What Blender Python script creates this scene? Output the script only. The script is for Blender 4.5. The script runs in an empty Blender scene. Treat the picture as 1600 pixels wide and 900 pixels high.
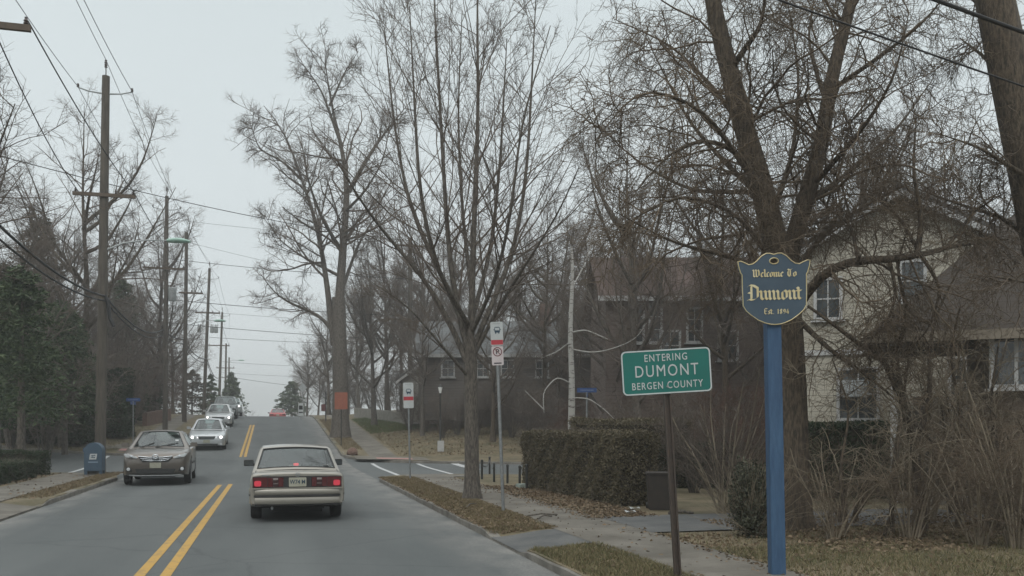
import bpy, bmesh, math, random
import numpy as np
from mathutils import Vector, Matrix
R = math.radians
C = bpy.context.scene
COL = C.collection
rng = np.random.default_rng(7)
random.seed(7)

# ------------------------------------------------------------------ camera, sky, sun, exposure
EYE = 1.75
YAW = math.atan(375 / 1400)
cd = bpy.data.cameras.new('camera'); cam = bpy.data.objects.new('camera', cd); COL.objects.link(cam)
cd.sensor_width = 36; cd.lens = 31.5; cd.shift_y = 0.135; cd.clip_end = 6000; cd.clip_start = 0.1
cam.location = (0, 0, EYE); cam.rotation_euler = (R(90), 0, -YAW)
C.camera = cam
C.render.engine = 'CYCLES'
C.view_settings.view_transform = 'Standard'; C.view_settings.look = 'None'
C.view_settings.gamma = 1; C.view_settings.exposure = 0.42; C.view_settings.use_curve_mapping = False
C.cycles.max_bounces = 6; C.cycles.transparent_max_bounces = 12
C.cycles.use_denoising = True

world = bpy.data.worlds.new('World'); C.world = world; world.use_nodes = True
nt = world.node_tree; N = nt.nodes; LK = nt.links; N.clear()
out = N.new('ShaderNodeOutputWorld'); bg = N.new('ShaderNodeBackground'); LK.new(bg.outputs[0], out.inputs[0])
sky = N.new('ShaderNodeTexSky'); sky.sky_type = 'NISHITA'; sky.sun_disc = False
SUN_EL, SUN_ROT = R(48), R(200)
sky.sun_elevation = SUN_EL; sky.sun_rotation = SUN_ROT; sky.dust_density = 4; sky.air_density = 1
hs = N.new('ShaderNodeHueSaturation'); hs.inputs['Saturation'].default_value = 0.25; LK.new(sky.outputs[0], hs.inputs['Color'])
# the cloud deck that covers the blue: pale grey, brighter overhead, faintly uneven
geo = N.new('ShaderNodeTexCoord'); sep = N.new('ShaderNodeSeparateXYZ'); LK.new(geo.outputs['Generated'], sep.inputs[0])
rp = N.new('ShaderNodeValToRGB'); LK.new(sep.outputs[2], rp.inputs[0])
e = rp.color_ramp.elements
e[0].position = 0.0; e[0].color = (0.63, 0.675, 0.69, 1)
e[1].position = 1.0; e[1].color = (1.45, 1.5, 1.5, 1)
k = e.new(0.12); k.color = (0.60, 0.655, 0.672, 1)
k = e.new(0.42); k.color = (0.545, 0.605, 0.622, 1)
nz = N.new('ShaderNodeTexNoise'); nz.inputs['Scale'].default_value = 2.2; nz.inputs['Detail'].default_value = 4
LK.new(geo.outputs['Generated'], nz.inputs['Vector'])
mr = N.new('ShaderNodeMapRange'); mr.inputs[3].default_value = 0.93; mr.inputs[4].default_value = 1.07; LK.new(nz.outputs[0], mr.inputs[0])
vm = N.new('ShaderNodeVectorMath'); vm.operation = 'SCALE'; LK.new(rp.outputs[0], vm.inputs[0]); LK.new(mr.outputs[0], vm.inputs['Scale'])
# sky texture is scaled to its usual low strength before the deck is mixed over it
sc_ = N.new('ShaderNodeVectorMath'); sc_.operation = 'SCALE'; sc_.inputs['Scale'].default_value = 0.08; LK.new(hs.outputs[0], sc_.inputs[0])
mx = N.new('ShaderNodeMix'); mx.data_type = 'RGBA'; mx.inputs[0].default_value = 0.90
LK.new(sc_.outputs[0], mx.inputs[6]); LK.new(vm.outputs[0], mx.inputs[7])
LK.new(mx.outputs[2], bg.inputs[0]); bg.inputs[1].default_value = 1.0

sd = bpy.data.lights.new('sun', 'SUN'); sd.energy = 0.6; sd.angle = R(25); sd.color = (1, 0.97, 0.93)
sun = bpy.data.objects.new('sun', sd); COL.objects.link(sun)
sun.rotation_euler = (R(90) - SUN_EL, 0, R(180) - SUN_ROT + R(0))

# ------------------------------------------------------------------ helpers: placing
CY, SY = math.cos(YAW), math.sin(YAW)
def at(px, d):
    """ground position of a spot seen at column px (of 1600), d metres away along the view axis"""
    lat = (px - 800) / 1400 * d
    return (d * SY + lat * CY, d * CY - lat * SY)
def zat(py, d): return EYE + (666 - py) * d / 1400
def pt(px, py, d):
    x, y = at(px, d); return Vector((x, y, zat(py, d)))

_hy = np.array([-40, 30, 38, 42, 46.5, 52, 57, 62, 67, 72.5, 76.6, 81, 85, 93, 103, 124, 155, 210, 400, 900])
_hz = np.array([0, 0, 0, .1, .48, .85, 1.22, 1.58, 1.95, 2.3, 2.5, 2.62, 2.65, 2.5, 2.1, 1.0, -1, -4, -12, -14])
_gy = np.arange(-40, 900, 0.5); _gz = np.interp(_gy, _hy, _hz)
_k = np.hanning(13); _k /= _k.sum(); _gz = np.convolve(np.pad(_gz, 6, 'edge'), _k, 'valid')
def H(y): return np.interp(y, _gy, _gz)
def sstep(a, b, x):
    t = np.clip((np.asarray(x, float) - a) / (b - a), 0, 1); return t * t * (3 - 2 * t)
def T(x, y):
    x = np.asarray(x, float); y = np.asarray(y, float)
    s = sstep(42, 50, y)
    return H(y) + s * np.clip(0.10 * (x - 6), 0, 3.2) + s * np.clip(0.05 * (-7 - x), 0, 1.5)
XR, XL = 3.28, -4.83
def side_mid(x): return 37.5 - 0.35 * x
HALF = 5.3
def cut(x, y):
    """driveway cuts in the verge"""
    x = np.asarray(x, float); y = np.asarray(y, float)
    a = sstep(11.3, 11.7, y) * (1 - sstep(13.5, 13.9, y)) * (1 - sstep(3.3, 4.3, x)) * (x > 0)
    b = sstep(15.5, 16.0, y) * (1 - sstep(21.3, 22.0, y)) * (1 - sstep(4.9, 5.8, -x)) * (x < 0)
    return np.clip(a + b, 0, 1)
def G(x, y): return T(x, y) + 0.12 * (1 - 0.8 * cut(x, y))
def g(x, y): return float(G(x, y))

# ------------------------------------------------------------------ helpers: objects
def link(o):
    COL.objects.link(o); return o
def tag(o, label=None, cat=None, group=None, kind=None):
    if label: o['label'] = label
    if cat: o['category'] = cat
    if group: o['group'] = group
    if kind: o['kind'] = kind
    return o
def empty(name, loc, rz=0, label=None, cat=None, group=None):
    o = bpy.data.objects.new(name, None); o.empty_display_size = 0.2; link(o)
    o.location = loc; o.rotation_euler = (0, 0, rz); return tag(o, label, cat, group)
def children(o): return [c for c in COL.objects if c.parent == o]
def copy_tree(o, parent=None):
    c = o.copy(); link(c)
    if parent is not None: c.parent = parent
    for ch in children(o): copy_tree(ch, c)
    return c

def raw_mesh(name, V, F, mat=None, smooth=False):
    """fast mesh from numpy verts (n,3) and quad/tri index arrays (m,k)"""
    me = bpy.data.meshes.new(name)
    V = np.asarray(V, np.float32); F = np.asarray(F, np.int32)
    me.vertices.add(len(V)); me.vertices.foreach_set('co', V.ravel())
    k = F.shape[1]
    me.loops.add(F.size); me.loops.foreach_set('vertex_index', F.ravel())
    me.polygons.add(len(F)); me.polygons.foreach_set('loop_start', np.arange(0, F.size, k, dtype=np.int32))
    if smooth: me.polygons.foreach_set('use_smooth', np.ones(len(F), bool))
    me.update(calc_edges=True)
    if mat: me.materials.append(mat)
    return me
def obj(name, me, parent=None):
    o = bpy.data.objects.new(name, me); link(o)
    if parent is not None: o.parent = parent
    return o

class MB:
    def __init__(s): s.v = []; s.f = []
    def add(s, vs, fs):
        n = len(s.v); s.v += [tuple(p) for p in vs]; s.f += [tuple(i + n for i in q) for q in fs]; return s
    def box(s, c, d, rz=0, m=None):
        x, y, z = [q / 2 for q in d]
        vs = [Vector((a * x, b * y, e * z)) for e in (-1, 1) for a, b in ((-1, -1), (1, -1), (1, 1), (-1, 1))]
        M = Matrix.Translation(c) @ (m if m else Matrix.Rotation(rz, 4, 'Z'))
        return s.add([M @ p for p in vs], [(3, 2, 1, 0), (4, 5, 6, 7), (0, 1, 5, 4), (1, 2, 6, 5), (2, 3, 7, 6), (3, 0, 4, 7)])
    def tube(s, pts, r, n=8, caps=True):
        pts = [Vector(p) for p in pts]
        rs = r if hasattr(r, '__len__') else [r] * len(pts)
        vs = []; u = None
        for i, p in enumerate(pts):
            t = (pts[min(i + 1, len(pts) - 1)] - pts[max(i - 1, 0)]).normalized()
            if u is None: u = t.cross(Vector((0.31, 0.2, 0.93)) if abs(t.z) < .9 else Vector((1, 0, 0))).normalized()
            u = (u - t * u.dot(t)).normalized(); w = t.cross(u)
            for j in range(n):
                a = 2 * math.pi * j / n; vs.append(p + (u * math.cos(a) + w * math.sin(a)) * rs[i])
        fs = [(i * n + j, i * n + (j + 1) % n, (i + 1) * n + (j + 1) % n, (i + 1) * n + j) for i in range(len(pts) - 1) for j in range(n)]
        if caps: fs += [tuple(range(n - 1, -1, -1)), tuple((len(pts) - 1) * n + j for j in range(n))]
        return s.add(vs, fs)
    def lathe(s, prof, n=20, axis='z', c=(0, 0, 0)):
        """prof: (radius, along) pairs"""
        vs = []
        for r, h in prof:
            for j in range(n):
                a = 2 * math.pi * j / n; p = (r * math.cos(a), r * math.sin(a), h)
                if axis == 'x': p = (h, p[0], p[1])
                if axis == 'y': p = (p[1], h, p[0])
                vs.append((p[0] + c[0], p[1] + c[1], p[2] + c[2]))
        k = len(prof)
        return s.add(vs, [(i * n + j, i * n + (j + 1) % n, (i + 1) * n + (j + 1) % n, (i + 1) * n + j) for i in range(k - 1) for j in range(n)])
    def prism(s, poly, y0, y1):
        """outline in (x, z), extruded along y"""
        n = len(poly)
        vs = [(p[0], y0, p[1]) for p in poly] + [(p[0], y1, p[1]) for p in poly]
        return s.add(vs, [tuple(range(n)), tuple(range(2 * n - 1, n - 1, -1))] + [((i + 1) % n, i, i + n, (i + 1) % n + n) for i in range(n)])
    def grid(s, P):
        P = [list(r) for r in P]; m = len(P[0])
        return s.add([p for r in P for p in r], [(i * m + j, i * m + j + 1, (i + 1) * m + j + 1, (i + 1) * m + j) for i in range(len(P) - 1) for j in range(m - 1)])
    def build(s, name, mat, parent=None, smooth=None, bevel=0, fix=True):
        me = bpy.data.meshes.new(name); me.from_pydata(s.v, [], s.f)
        if fix:
            bm = bmesh.new(); bm.from_mesh(me)
            bmesh.ops.remove_doubles(bm, verts=bm.verts, dist=1e-5)
            bmesh.ops.recalc_face_normals(bm, faces=bm.faces)
            if bevel: bmesh.ops.bevel(bm, geom=list(bm.edges), offset=bevel, segments=2, affect='EDGES', clamp_overlap=True)
            bm.to_mesh(me); bm.free()
        me.materials.append(mat)
        if smooth:
            me.polygons.foreach_set('use_smooth', [True] * len(me.polygons)); me.set_sharp_from_angle(angle=R(smooth))
        return obj(name, me, parent)

# ------------------------------------------------------------------ materials
def mat(name, col, rough=0.8, col2=None, scale=3.0, detail=5, metal=0, spec=0.5, bump=0, bscale=None, emit=0, coat=0, lo=.35, hi=.65, squash=None):
    m = bpy.data.materials.new(name); m.use_nodes = True
    n = m.node_tree.nodes; l = m.node_tree.links; b = n['Principled BSDF']
    b.inputs['Base Color'].default_value = (*col, 1); b.inputs['Roughness'].default_value = rough
    b.inputs['Metallic'].default_value = metal; b.inputs['Specular IOR Level'].default_value = spec
    if coat: b.inputs['Coat Weight'].default_value = coat; b.inputs['Coat Roughness'].default_value = 0.05
    if emit: b.inputs['Emission Color'].default_value = (*col, 1); b.inputs['Emission Strength'].default_value = emit
    if col2 or bump:
        tc = n.new('ShaderNodeTexCoord'); mp = n.new('ShaderNodeMapping'); l.new(tc.outputs['Object'], mp.inputs[0])
        if squash: mp.inputs['Scale'].default_value = squash
        tx = n.new('ShaderNodeTexNoise'); tx.inputs['Scale'].default_value = scale; tx.inputs['Detail'].default_value = detail
        tx.inputs['Roughness'].default_value = 0.65; l.new(mp.outputs[0], tx.inputs['Vector'])
        if col2:
            r = n.new('ShaderNodeValToRGB'); r.color_ramp.elements[0].position = lo; r.color_ramp.elements[1].position = hi
            r.color_ramp.elements[0].color = (*col, 1); r.color_ramp.elements[1].color = (*col2, 1)
            l.new(tx.outputs[0], r.inputs[0]); l.new(r.outputs[0], b.inputs['Base Color'])
        if bump:
            t2 = tx
            if bscale:
                t2 = n.new('ShaderNodeTexNoise'); t2.inputs['Scale'].default_value = bscale; t2.inputs['Detail'].default_value = 4; l.new(mp.outputs[0], t2.inputs['Vector'])
            bp = n.new('ShaderNodeBump'); bp.inputs['Strength'].default_value = bump; bp.inputs['Distance'].default_value = 0.02
            l.new(t2.outputs[0], bp.inputs['Height']); l.new(bp.outputs[0], b.inputs['Normal'])
    return m
def leafmat(name, c1, c2, rough=.7):
    """colour differs from leaf to leaf (random per mesh island)"""
    m = bpy.data.materials.new(name); m.use_nodes = True
    n = m.node_tree.nodes; l = m.node_tree.links; b = n['Principled BSDF']; b.inputs['Roughness'].default_value = rough
    b.inputs['Specular IOR Level'].default_value = .25
    ge = n.new('ShaderNodeNewGeometry'); r = n.new('ShaderNodeValToRGB'); l.new(ge.outputs['Random Per Island'], r.inputs[0])
    r.color_ramp.elements[0].color = (*c1, 1); r.color_ramp.elements[1].color = (*c2, 1)
    l.new(r.outputs[0], b.inputs['Base Color']); return m

def asphalt(name, edge=True):
    m = bpy.data.materials.new(name); m.use_nodes = True
    n = m.node_tree.nodes; l = m.node_tree.links; b = n['Principled BSDF']; b.inputs['Roughness'].default_value = .85
    b.inputs['Specular IOR Level'].default_value = .3
    tc = n.new('ShaderNodeTexCoord')
    def noise(s, d=5, sq=None):
        t = n.new('ShaderNodeTexNoise'); t.inputs['Scale'].default_value = s; t.inputs['Detail'].default_value = d; t.inputs['Roughness'].default_value = .6
        if sq:
            mp = n.new('ShaderNodeMapping'); mp.inputs['Scale'].default_value = sq; l.new(tc.outputs['Object'], mp.inputs[0]); l.new(mp.outputs[0], t.inputs['Vector'])
        else: l.new(tc.outputs['Object'], t.inputs['Vector'])
        return t
    def ramp(src, a, ca, c, cc):
        r = n.new('ShaderNodeValToRGB'); r.color_ramp.elements[0].position = a; r.color_ramp.elements[1].position = c
        r.color_ramp.elements[0].color = (*ca, 1); r.color_ramp.elements[1].color = (*cc, 1); l.new(src, r.inputs[0]); return r
    def mixc(f, a, c, mode='MIX'):
        x = n.new('ShaderNodeMix'); x.data_type = 'RGBA'; x.blend_type = mode
        if hasattr(f, 'default_value'): l.new(f, x.inputs[0])
        else: x.inputs[0].default_value = f
        l.new(a, x.inputs[6]); l.new(c, x.inputs[7]); return x.outputs[2]
    base = ramp(noise(.55, 6, (1, .25, 1)).outputs[0], .3, (.078, .086, .087), .7, (.114, .122, .122))
    speck = ramp(noise(85, 2).outputs[0], .35, (.72, .72, .72), .68, (1.32, 1.32, 1.3))
    c = mixc(1.0, base.outputs[0], speck.outputs[0], 'MULTIPLY')
    # hairline cracks
    vo = n.new('ShaderNodeTexVoronoi'); vo.feature = 'DISTANCE_TO_EDGE'; vo.inputs['Scale'].default_value = .33
    wob = noise(1.3, 4); ad = n.new('ShaderNodeMix'); ad.data_type = 'RGBA'; ad.inputs[0].default_value = .25
    l.new(tc.outputs['Object'], ad.inputs[6]); l.new(wob.outputs['Color'], ad.inputs[7]); l.new(ad.outputs[2], vo.inputs['Vector'])
    cr = ramp(vo.outputs['Distance'], 0.0, (.6, .6, .6), .009, (1, 1, 1))
    c = mixc(.5, c, cr.outputs[0], 'MULTIPLY')
    if edge:
        # worn wheel paths, slightly paler, broken up along the road
        spw = n.new('ShaderNodeSeparateXYZ'); l.new(tc.outputs['Object'], spw.inputs[0])
        wv = n.new('ShaderNodeMath'); wv.operation = 'MULTIPLY_ADD'; wv.inputs[1].default_value = 3.6; wv.inputs[2].default_value = .5; l.new(spw.outputs[0], wv.inputs[0])
        sn = n.new('ShaderNodeMath'); sn.operation = 'SINE'; l.new(wv.outputs[0], sn.inputs[0])
        wr = ramp(sn.outputs[0], 0.0, (.93, .93, .93), 1.0, (1.12, 1.12, 1.11))
        c = mixc(noise(.8, 4, (1.5, .12, 1)).outputs[0], c, mixc(1.0, c, wr.outputs[0], 'MULTIPLY'))
        pt_ = ramp(noise(.16, 3).outputs[0], .58, (1, 1, 1), .60, (.86, .87, .88)); c = mixc(1.0, c, pt_.outputs[0], 'MULTIPLY')
        ol = ramp(noise(2.6, 5, (1, .6, 1)).outputs[0], .66, (1, 1, 1), .8, (.72, .72, .72)); c = mixc(1.0, c, ol.outputs[0], 'MULTIPLY')
        # pale grit and salt left along both kerbs
        sp = n.new('ShaderNodeSeparateXYZ'); l.new(tc.outputs['Object'], sp.inputs[0])
        def band(x0, w):
            s1 = n.new('ShaderNodeMath'); s1.operation = 'SUBTRACT'; l.new(sp.outputs[0], s1.inputs[0]); s1.inputs[1].default_value = x0
            s2 = n.new('ShaderNodeMath'); s2.operation = 'ABSOLUTE'; l.new(s1.outputs[0], s2.inputs[0])
            s3 = n.new('ShaderNodeMapRange'); s3.inputs[1].default_value = 0.05; s3.inputs[2].default_value = w; s3.inputs[3].default_value = 1; s3.inputs[4].default_value = 0
            l.new(s2.outputs[0], s3.inputs[0]); return s3.outputs[0]
        mxm = n.new('ShaderNodeMath'); mxm.operation = 'MAXIMUM'; l.new(band(XR, 1.15), mxm.inputs[0]); l.new(band(XL, .8), mxm.inputs[1])
        pn = noise(1.6, 6, (1, .5, 1)); pr = n.new('ShaderNodeMapRange'); pr.inputs[1].default_value = .3; pr.inputs[2].default_value = .62; l.new(pn.outputs[0], pr.inputs[0])
        mm = n.new('ShaderNodeMath'); mm.operation = 'MULTIPLY'; l.new(mxm.outputs[0], mm.inputs[0]); l.new(pr.outputs[0], mm.inputs[1])
        grit = ramp(noise(30, 4).outputs[0], .35, (.15, .145, .135), .7, (.27, .265, .25))
        c = mixc(mm.outputs[0], c, grit.outputs[0])
    l.new(c, b.inputs['Base Color'])
    bp = n.new('ShaderNodeBump'); bp.inputs['Strength'].default_value = .35; bp.inputs['Distance'].default_value = .006
    l.new(noise(110, 3).outputs[0], bp.inputs['Height']); l.new(bp.outputs[0], b.inputs['Normal'])
    return m

def glassmat(name, tint=(.35, .42, .42), k=.55):
    m = bpy.data.materials.new(name); m.use_nodes = True
    n = m.node_tree.nodes; l = m.node_tree.links; n.clear()
    o = n.new('ShaderNodeOutputMaterial'); mixs = n.new('ShaderNodeMixShader'); tr = n.new('ShaderNodeBsdfTransparent'); gl = n.new('ShaderNodeBsdfGlossy')
    tr.inputs[0].default_value = (*tint, 1); gl.inputs[0].default_value = (.9, .95, .95, 1); gl.inputs['Roughness'].default_value = .04
    fr = n.new('ShaderNodeFresnel'); fr.inputs['IOR'].default_value = 1.5
    mr_ = n.new('ShaderNodeMapRange'); mr_.inputs[3].default_value = .05; mr_.inputs[4].default_value = 1; l.new(fr.outputs[0], mr_.inputs[0])
    l.new(mr_.outputs[0], mixs.inputs[0]); l.new(tr.outputs[0], mixs.inputs[1]); l.new(gl.outputs[0], mixs.inputs[2]); l.new(mixs.outputs[0], o.inputs[0])
    return m

M = {}
M['road'] = asphalt('worn asphalt'); M['side_road'] = asphalt('side street asphalt', False)
M['yellow'] = mat('yellow road paint', (.42, .25, .055), .75, (.17, .14, .085), 7, 9, lo=.5, hi=.74)
M['stain'] = mat('brown dust between the lines', (.16, .115, .06), .9, (.11, .1, .08), 6, 5)
M['white_paint'] = mat('white road paint', (.46, .47, .47), .8, (.2, .2, .2), 7, 6, lo=.5, hi=.72)
M['concrete'] = mat('pavement concrete', (.088, .078, .062), .9, (.172, .157, .132), 1.1, 9, bump=.2, bscale=60)
M['kerb'] = mat('kerb stone', (.105, .097, .082), .9, (.21, .195, .17), 2.5, 6, bump=.4, bscale=25)
M['pink'] = mat('red ramp paving', (.38, .2, .18), .9, (.3, .17, .15), 6)
M['drive'] = mat('driveway asphalt', (.07, .073, .073), .9, (.118, .118, .113), 2, 6, bump=.3, bscale=60)
M['lawn'] = mat('winter lawn', (.075, .068, .034), .95, (.175, .138, .085), 1.1, 9, bump=.6, bscale=40, lo=.36, hi=.62)
M['bark'] = mat('grey brown bark', (.145, .126, .105), .95, (.06, .052, .044), 9, 9, bump=1, bscale=22, squash=(3, 3, .8), lo=.4, hi=.6)
M['twig'] = mat('grey brown twigs', (.155, .125, .1), .9, (.095, .077, .064), 1.2)
M['willow_bark'] = mat('brown willow bark', (.115, .088, .06), .95, (.04, .032, .024), 10, 9, bump=1, bscale=26, squash=(3, 3, .7), lo=.4, hi=.6)
M['willow_twig'] = mat('brown willow twigs', (.15, .112, .074), .9, (.075, .056, .04), .8)
M['pale_twig'] = mat('pale dry stems', (.27, .225, .16), .9, (.15, .122, .088), 2)
M['birch'] = mat('white birch bark', (.36, .35, .325), .85, (.08, .07, .06), 4, 4, lo=.56, hi=.66, squash=(1, 1, 4))
M['rust_twig'] = mat('red brown twigs', (.13, .07, .045), .9, (.07, .045, .035), 1)
M['evergreen'] = leafmat('dark evergreen needles', (.022, .042, .02), (.08, .104, .05))
M['hedge_green'] = leafmat('dark hedge leaves', (.014, .028, .012), (.035, .055, .022))
M['hedge_brown'] = leafmat('dull winter hedge leaves', (.085, .074, .044), (.17, .142, .092))
M['hedge_core'] = mat('hedge inside', (.035, .03, .02), .95, (.055, .046, .032), 12)
M['bronze'] = leafmat('bronzed evergreen sprays', (.05, .04, .025), (.1, .075, .045))
M['leaf_litter'] = leafmat('dead leaves', (.095, .067, .042), (.225, .168, .112), .85)
M['grass'] = leafmat('winter grass', (.06, .072, .028), (.21, .17, .095), .8)
M['wood_pole'] = mat('weathered pole wood', (.105, .09, .072), .9, (.06, .052, .043), 3, 6, bump=.5, bscale=25, squash=(4, 4, .4))
M['arm_wood'] = mat('crossarm wood', (.12, .09, .066), .9, (.08, .062, .048), 5)
M['wire'] = mat('black cable', (.02, .02, .021), .7)
M['wire_grey'] = mat('grey wire', (.09, .095, .1), .6)
M['steel'] = mat('galvanised steel', (.30, .31, .31), .5, (.2, .21, .21), 8, metal=.6)
M['grey_metal'] = mat('grey painted metal', (.36, .38, .38), .5, (.28, .3, .3), 5)
M['ceramic'] = mat('brown insulator glaze', (.05, .035, .03), .3)
M['lamp_green'] = mat('pale green lamp housing', (.33, .5, .42), .4, (.26, .4, .34), 6)
M['black_metal'] = mat('black painted metal', (.02, .022, .02), .5, (.035, .034, .03), 14)
M['brown_post'] = mat('dark brown sign post', (.045, .036, .03), .6, (.07, .05, .038), 12, metal=.2)
M['blue_post'] = mat('blue painted timber', (.022, .058, .122), .68, (.042, .096, .175), 5, 7, bump=.2, bscale=30, squash=(6, 6, .7))
M['navy'] = mat('navy sign board', (.034, .059, .086), .6, (.044, .072, .1), 4)
M['gold'] = mat('gold leaf', (.5, .4, .2), .38, (.62, .54, .34), 12, metal=.45)
M['sign_green'] = mat('green sign sheeting', (.0, .112, .09), .5, (.0, .128, .104), 2)
M['sign_white'] = mat('white sign sheeting', (.48, .5, .5), .55, (.42, .44, .43), 4)
M['sign_red'] = mat('red sign ink', (.42, .035, .05), .6)
M['sign_ink'] = mat('dark blue sign ink', (.02, .05, .08), .6)
M['black_ink'] = mat('black sign ink', (.02, .02, .02), .6)
M['sign_blue'] = mat('blue street sign', (.03, .07, .2), .55)
M['orange'] = mat('faded orange sign', (.27, .085, .045), .7, (.22, .065, .04), 4)
M['mail_blue'] = mat('blue letterbox paint', (.036, .068, .104), .6, (.05, .086, .124), 3)
M['bin'] = mat('dark brown bin plastic', (.03, .024, .02), .7, (.045, .035, .028), 6)
M['straw'] = leafmat('straw coloured verge grass', (.105, .085, .048), (.245, .19, .115), .85)
M['bush_green'] = leafmat('grey green bush leaves', (.04, .044, .03), (.078, .08, .052))

# ------------------------------------------------------------------ the setting: ground, roads, lots, kerbs, pavements
def sheet(name, xs, ys, zf, m):
    X, Y = np.meshgrid(xs, ys); Z = zf(X, Y)
    V = np.stack([X, Y, Z], -1).reshape(-1, 3); k = len(xs)
    i = np.arange(len(ys) - 1)[:, None] * k + np.arange(k - 1)[None]
    F = np.stack([i, i + 1, i + k + 1, i + k], -1).reshape(-1, 4)
    return tag(obj(name, raw_mesh(name, V, F, m, True)), kind='structure')
M['far_ground'] = mat('far ground', (.075, .07, .045), .95, (.12, .1, .065), .05, 6)
gx = np.concatenate([-np.geomspace(600, 12, 20), np.linspace(-10, 10, 9), np.geomspace(12, 600, 20)])
gy_ = np.concatenate([[-60], np.arange(-30, 120, 2.0), np.geomspace(122, 890, 30)])
sheet('ground', gx, gy_, lambda x, y: np.where(y < 30, T(x, y) - .35, np.minimum(T(x, y) - .35, H(y) - .35 + np.clip(abs(x) - 8, 0, 1) * 9)), M['far_ground'])
sheet('road', np.linspace(XL - .05, XR + .05, 13), np.arange(-14, 330, .75), lambda x, y: H(y) + 0 * x, M['road'])
def strip_side(x0, x1, nm):
    xs = np.linspace(x0, x1, 60); ts = np.linspace(-1, 1, 15)
    X, t = np.meshgrid(xs, ts); Y = side_mid(X) + t * (HALF + .1); Z = T(X, Y) - .004
    V = np.stack([X, Y, Z], -1).reshape(-1, 3); k = 60
    i = np.arange(14)[:, None] * k + np.arange(59)[None]
    F = np.stack([i, i + 1, i + k + 1, i + k], -1).reshape(-1, 4)
    return tag(obj(nm, raw_mesh(nm, V, F, M['side_road'], True)), kind='structure')
strip_side(-55, XL + .3, 'side_road'); strip_side(XR - .3, 60, 'side_road')
# asphalt in the corner curves
for (a, b, lo, hi) in ((XR - .05, XR + 3.4, 26.5, 32), (XR - .05, XR + 3.4, 38, 47.5), (XL - 3.4, XL + .05, 29, 37.5), (XL - 3.4, XL + .05, 42.5, 50)):
    sheet('side_road', np.linspace(a, b, 6), np.linspace(lo, hi, 12), lambda x, y: T(x, y) - .008, M['side_road'])

RAD = 2.9
def edge_y(x, side, far):
    """where a lot ends at the side street, with its corner curve"""
    u = np.asarray(x, float); base = side_mid(u) + (HALF if far else -HALF)
    d = np.clip((u - XR) if side > 0 else (XL - u), 0, None)
    w = np.clip(RAD - d, 0, RAD); cutb = RAD - np.sqrt(np.maximum(RAD ** 2 - w ** 2, 0))
    return base + cutb if far else base - cutb
LOTX = np.concatenate([[0, .02, .06, .12, .2, .32, .5, .75, 1.05, 1.4, 1.8, 2.2, 2.6, 2.9], [3.3, 4, 5, 6, 7.5, 9, 11, 13, 16, 20, 25, 30, 38, 48, 60, 80, 110]])
LOTB = np.concatenate([[0, .05, .12, .2, .32, .5, .75, 1.05, 1.4, 1.8, 2.2, 2.6, 2.9], [3.3, 4, 5, 6, 7.5, 9, 11, 13, 16, 20, 25, 30, 38, 48, 60, 80, 110]])
def lot(side, far):
    xs = XR + LOTX if side > 0 else XL - LOTX
    n = 190
    tt = np.linspace(0, 1, n)
    if far: tt = tt ** 1.8
    P = np.zeros((n, len(xs), 3))
    for j, x in enumerate(xs):
        e = float(edge_y(x, side, far))
        y = e + tt * (300 - e) if far else e + tt * (-13 - e)
        P[:, j, 0] = x; P[:, j, 1] = y; P[:, j, 2] = G(np.full(n, x), y)
    # skirts down to below the road, on the street sides
    sk = P[0].copy(); sk[:, 2] -= .4
    P = np.concatenate([sk[None], P], 0)
    sk = P[:, :1].copy(); sk[..., 2] -= .4
    P = np.concatenate([sk, P], 1)
    r, k = P.shape[:2]
    i = np.arange(r - 1)[:, None] * k + np.arange(k - 1)[None]
    F = np.stack([i, i + 1, i + k + 1, i + k], -1).reshape(-1, 4)
    if (side > 0) != far: F = F[:, ::-1]
    if side < 0 and False: F = F[:, ::-1]
    o = tag(obj('lawn', raw_mesh('lawn', P.reshape(-1, 3), F, M['lawn'], False)), kind='structure')
    for p in o.data.polygons: p.use_smooth = True
    o.data.set_sharp_from_angle(angle=R(40))
    return o
for s in (1, -1):
    for f in (False, True): lot(s, f)

def ribbon(name, line, prof, m, kind='structure', smooth=None):
    """sweep a cross-section (offset to the left of travel, height) along a ground line"""
    pts = np.array(line, float); tg = np.gradient(pts, axis=0); tg /= np.linalg.norm(tg, axis=1)[:, None]
    nr = np.stack([-tg[:, 1], tg[:, 0]], 1); rows = []
    for i, p in enumerate(pts):
        row = []
        for (o_, h) in prof:
            q = p + nr[i] * o_
            row.append((q[0], q[1], float(T(q[0], q[1])) + h(p) if callable(h) else float(T(q[0], q[1])) + h))
        rows.append(row)
    b = MB(); b.grid(rows)
    return tag(b.build(name, m, smooth=smooth), kind=kind)
def kerb_line(side, far):
    xs0 = XR if side > 0 else XL
    d = np.concatenate([[0], RAD * (1 - np.cos(np.linspace(0.02, np.pi / 2, 16))), np.arange(3.5, 38, 1.5)])
    arc = [(xs0 + side * q, float(edge_y(xs0 + side * q, side, far))) for q in d]
    y0 = arc[0][1]
    main = [(xs0, y) for y in (np.arange(-13, y0 - .2, .4) if not far else np.concatenate([np.arange(290, 90, -6), np.arange(90, y0 + .2, -.8)]))]
    return main + arc
def kh(h_):
    from math import sin as S_
    def f(p):
        h = h_ - .022 + .014 * S_(p[1] * 1.9 + p[0]) * S_(p[1] * .7) + .007 * S_(p[1] * 7.1)
        return h if cut(p[0], p[1]) < .02 else h - (h - .025) * float(cut(p[0], p[1]))
    return f
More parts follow.
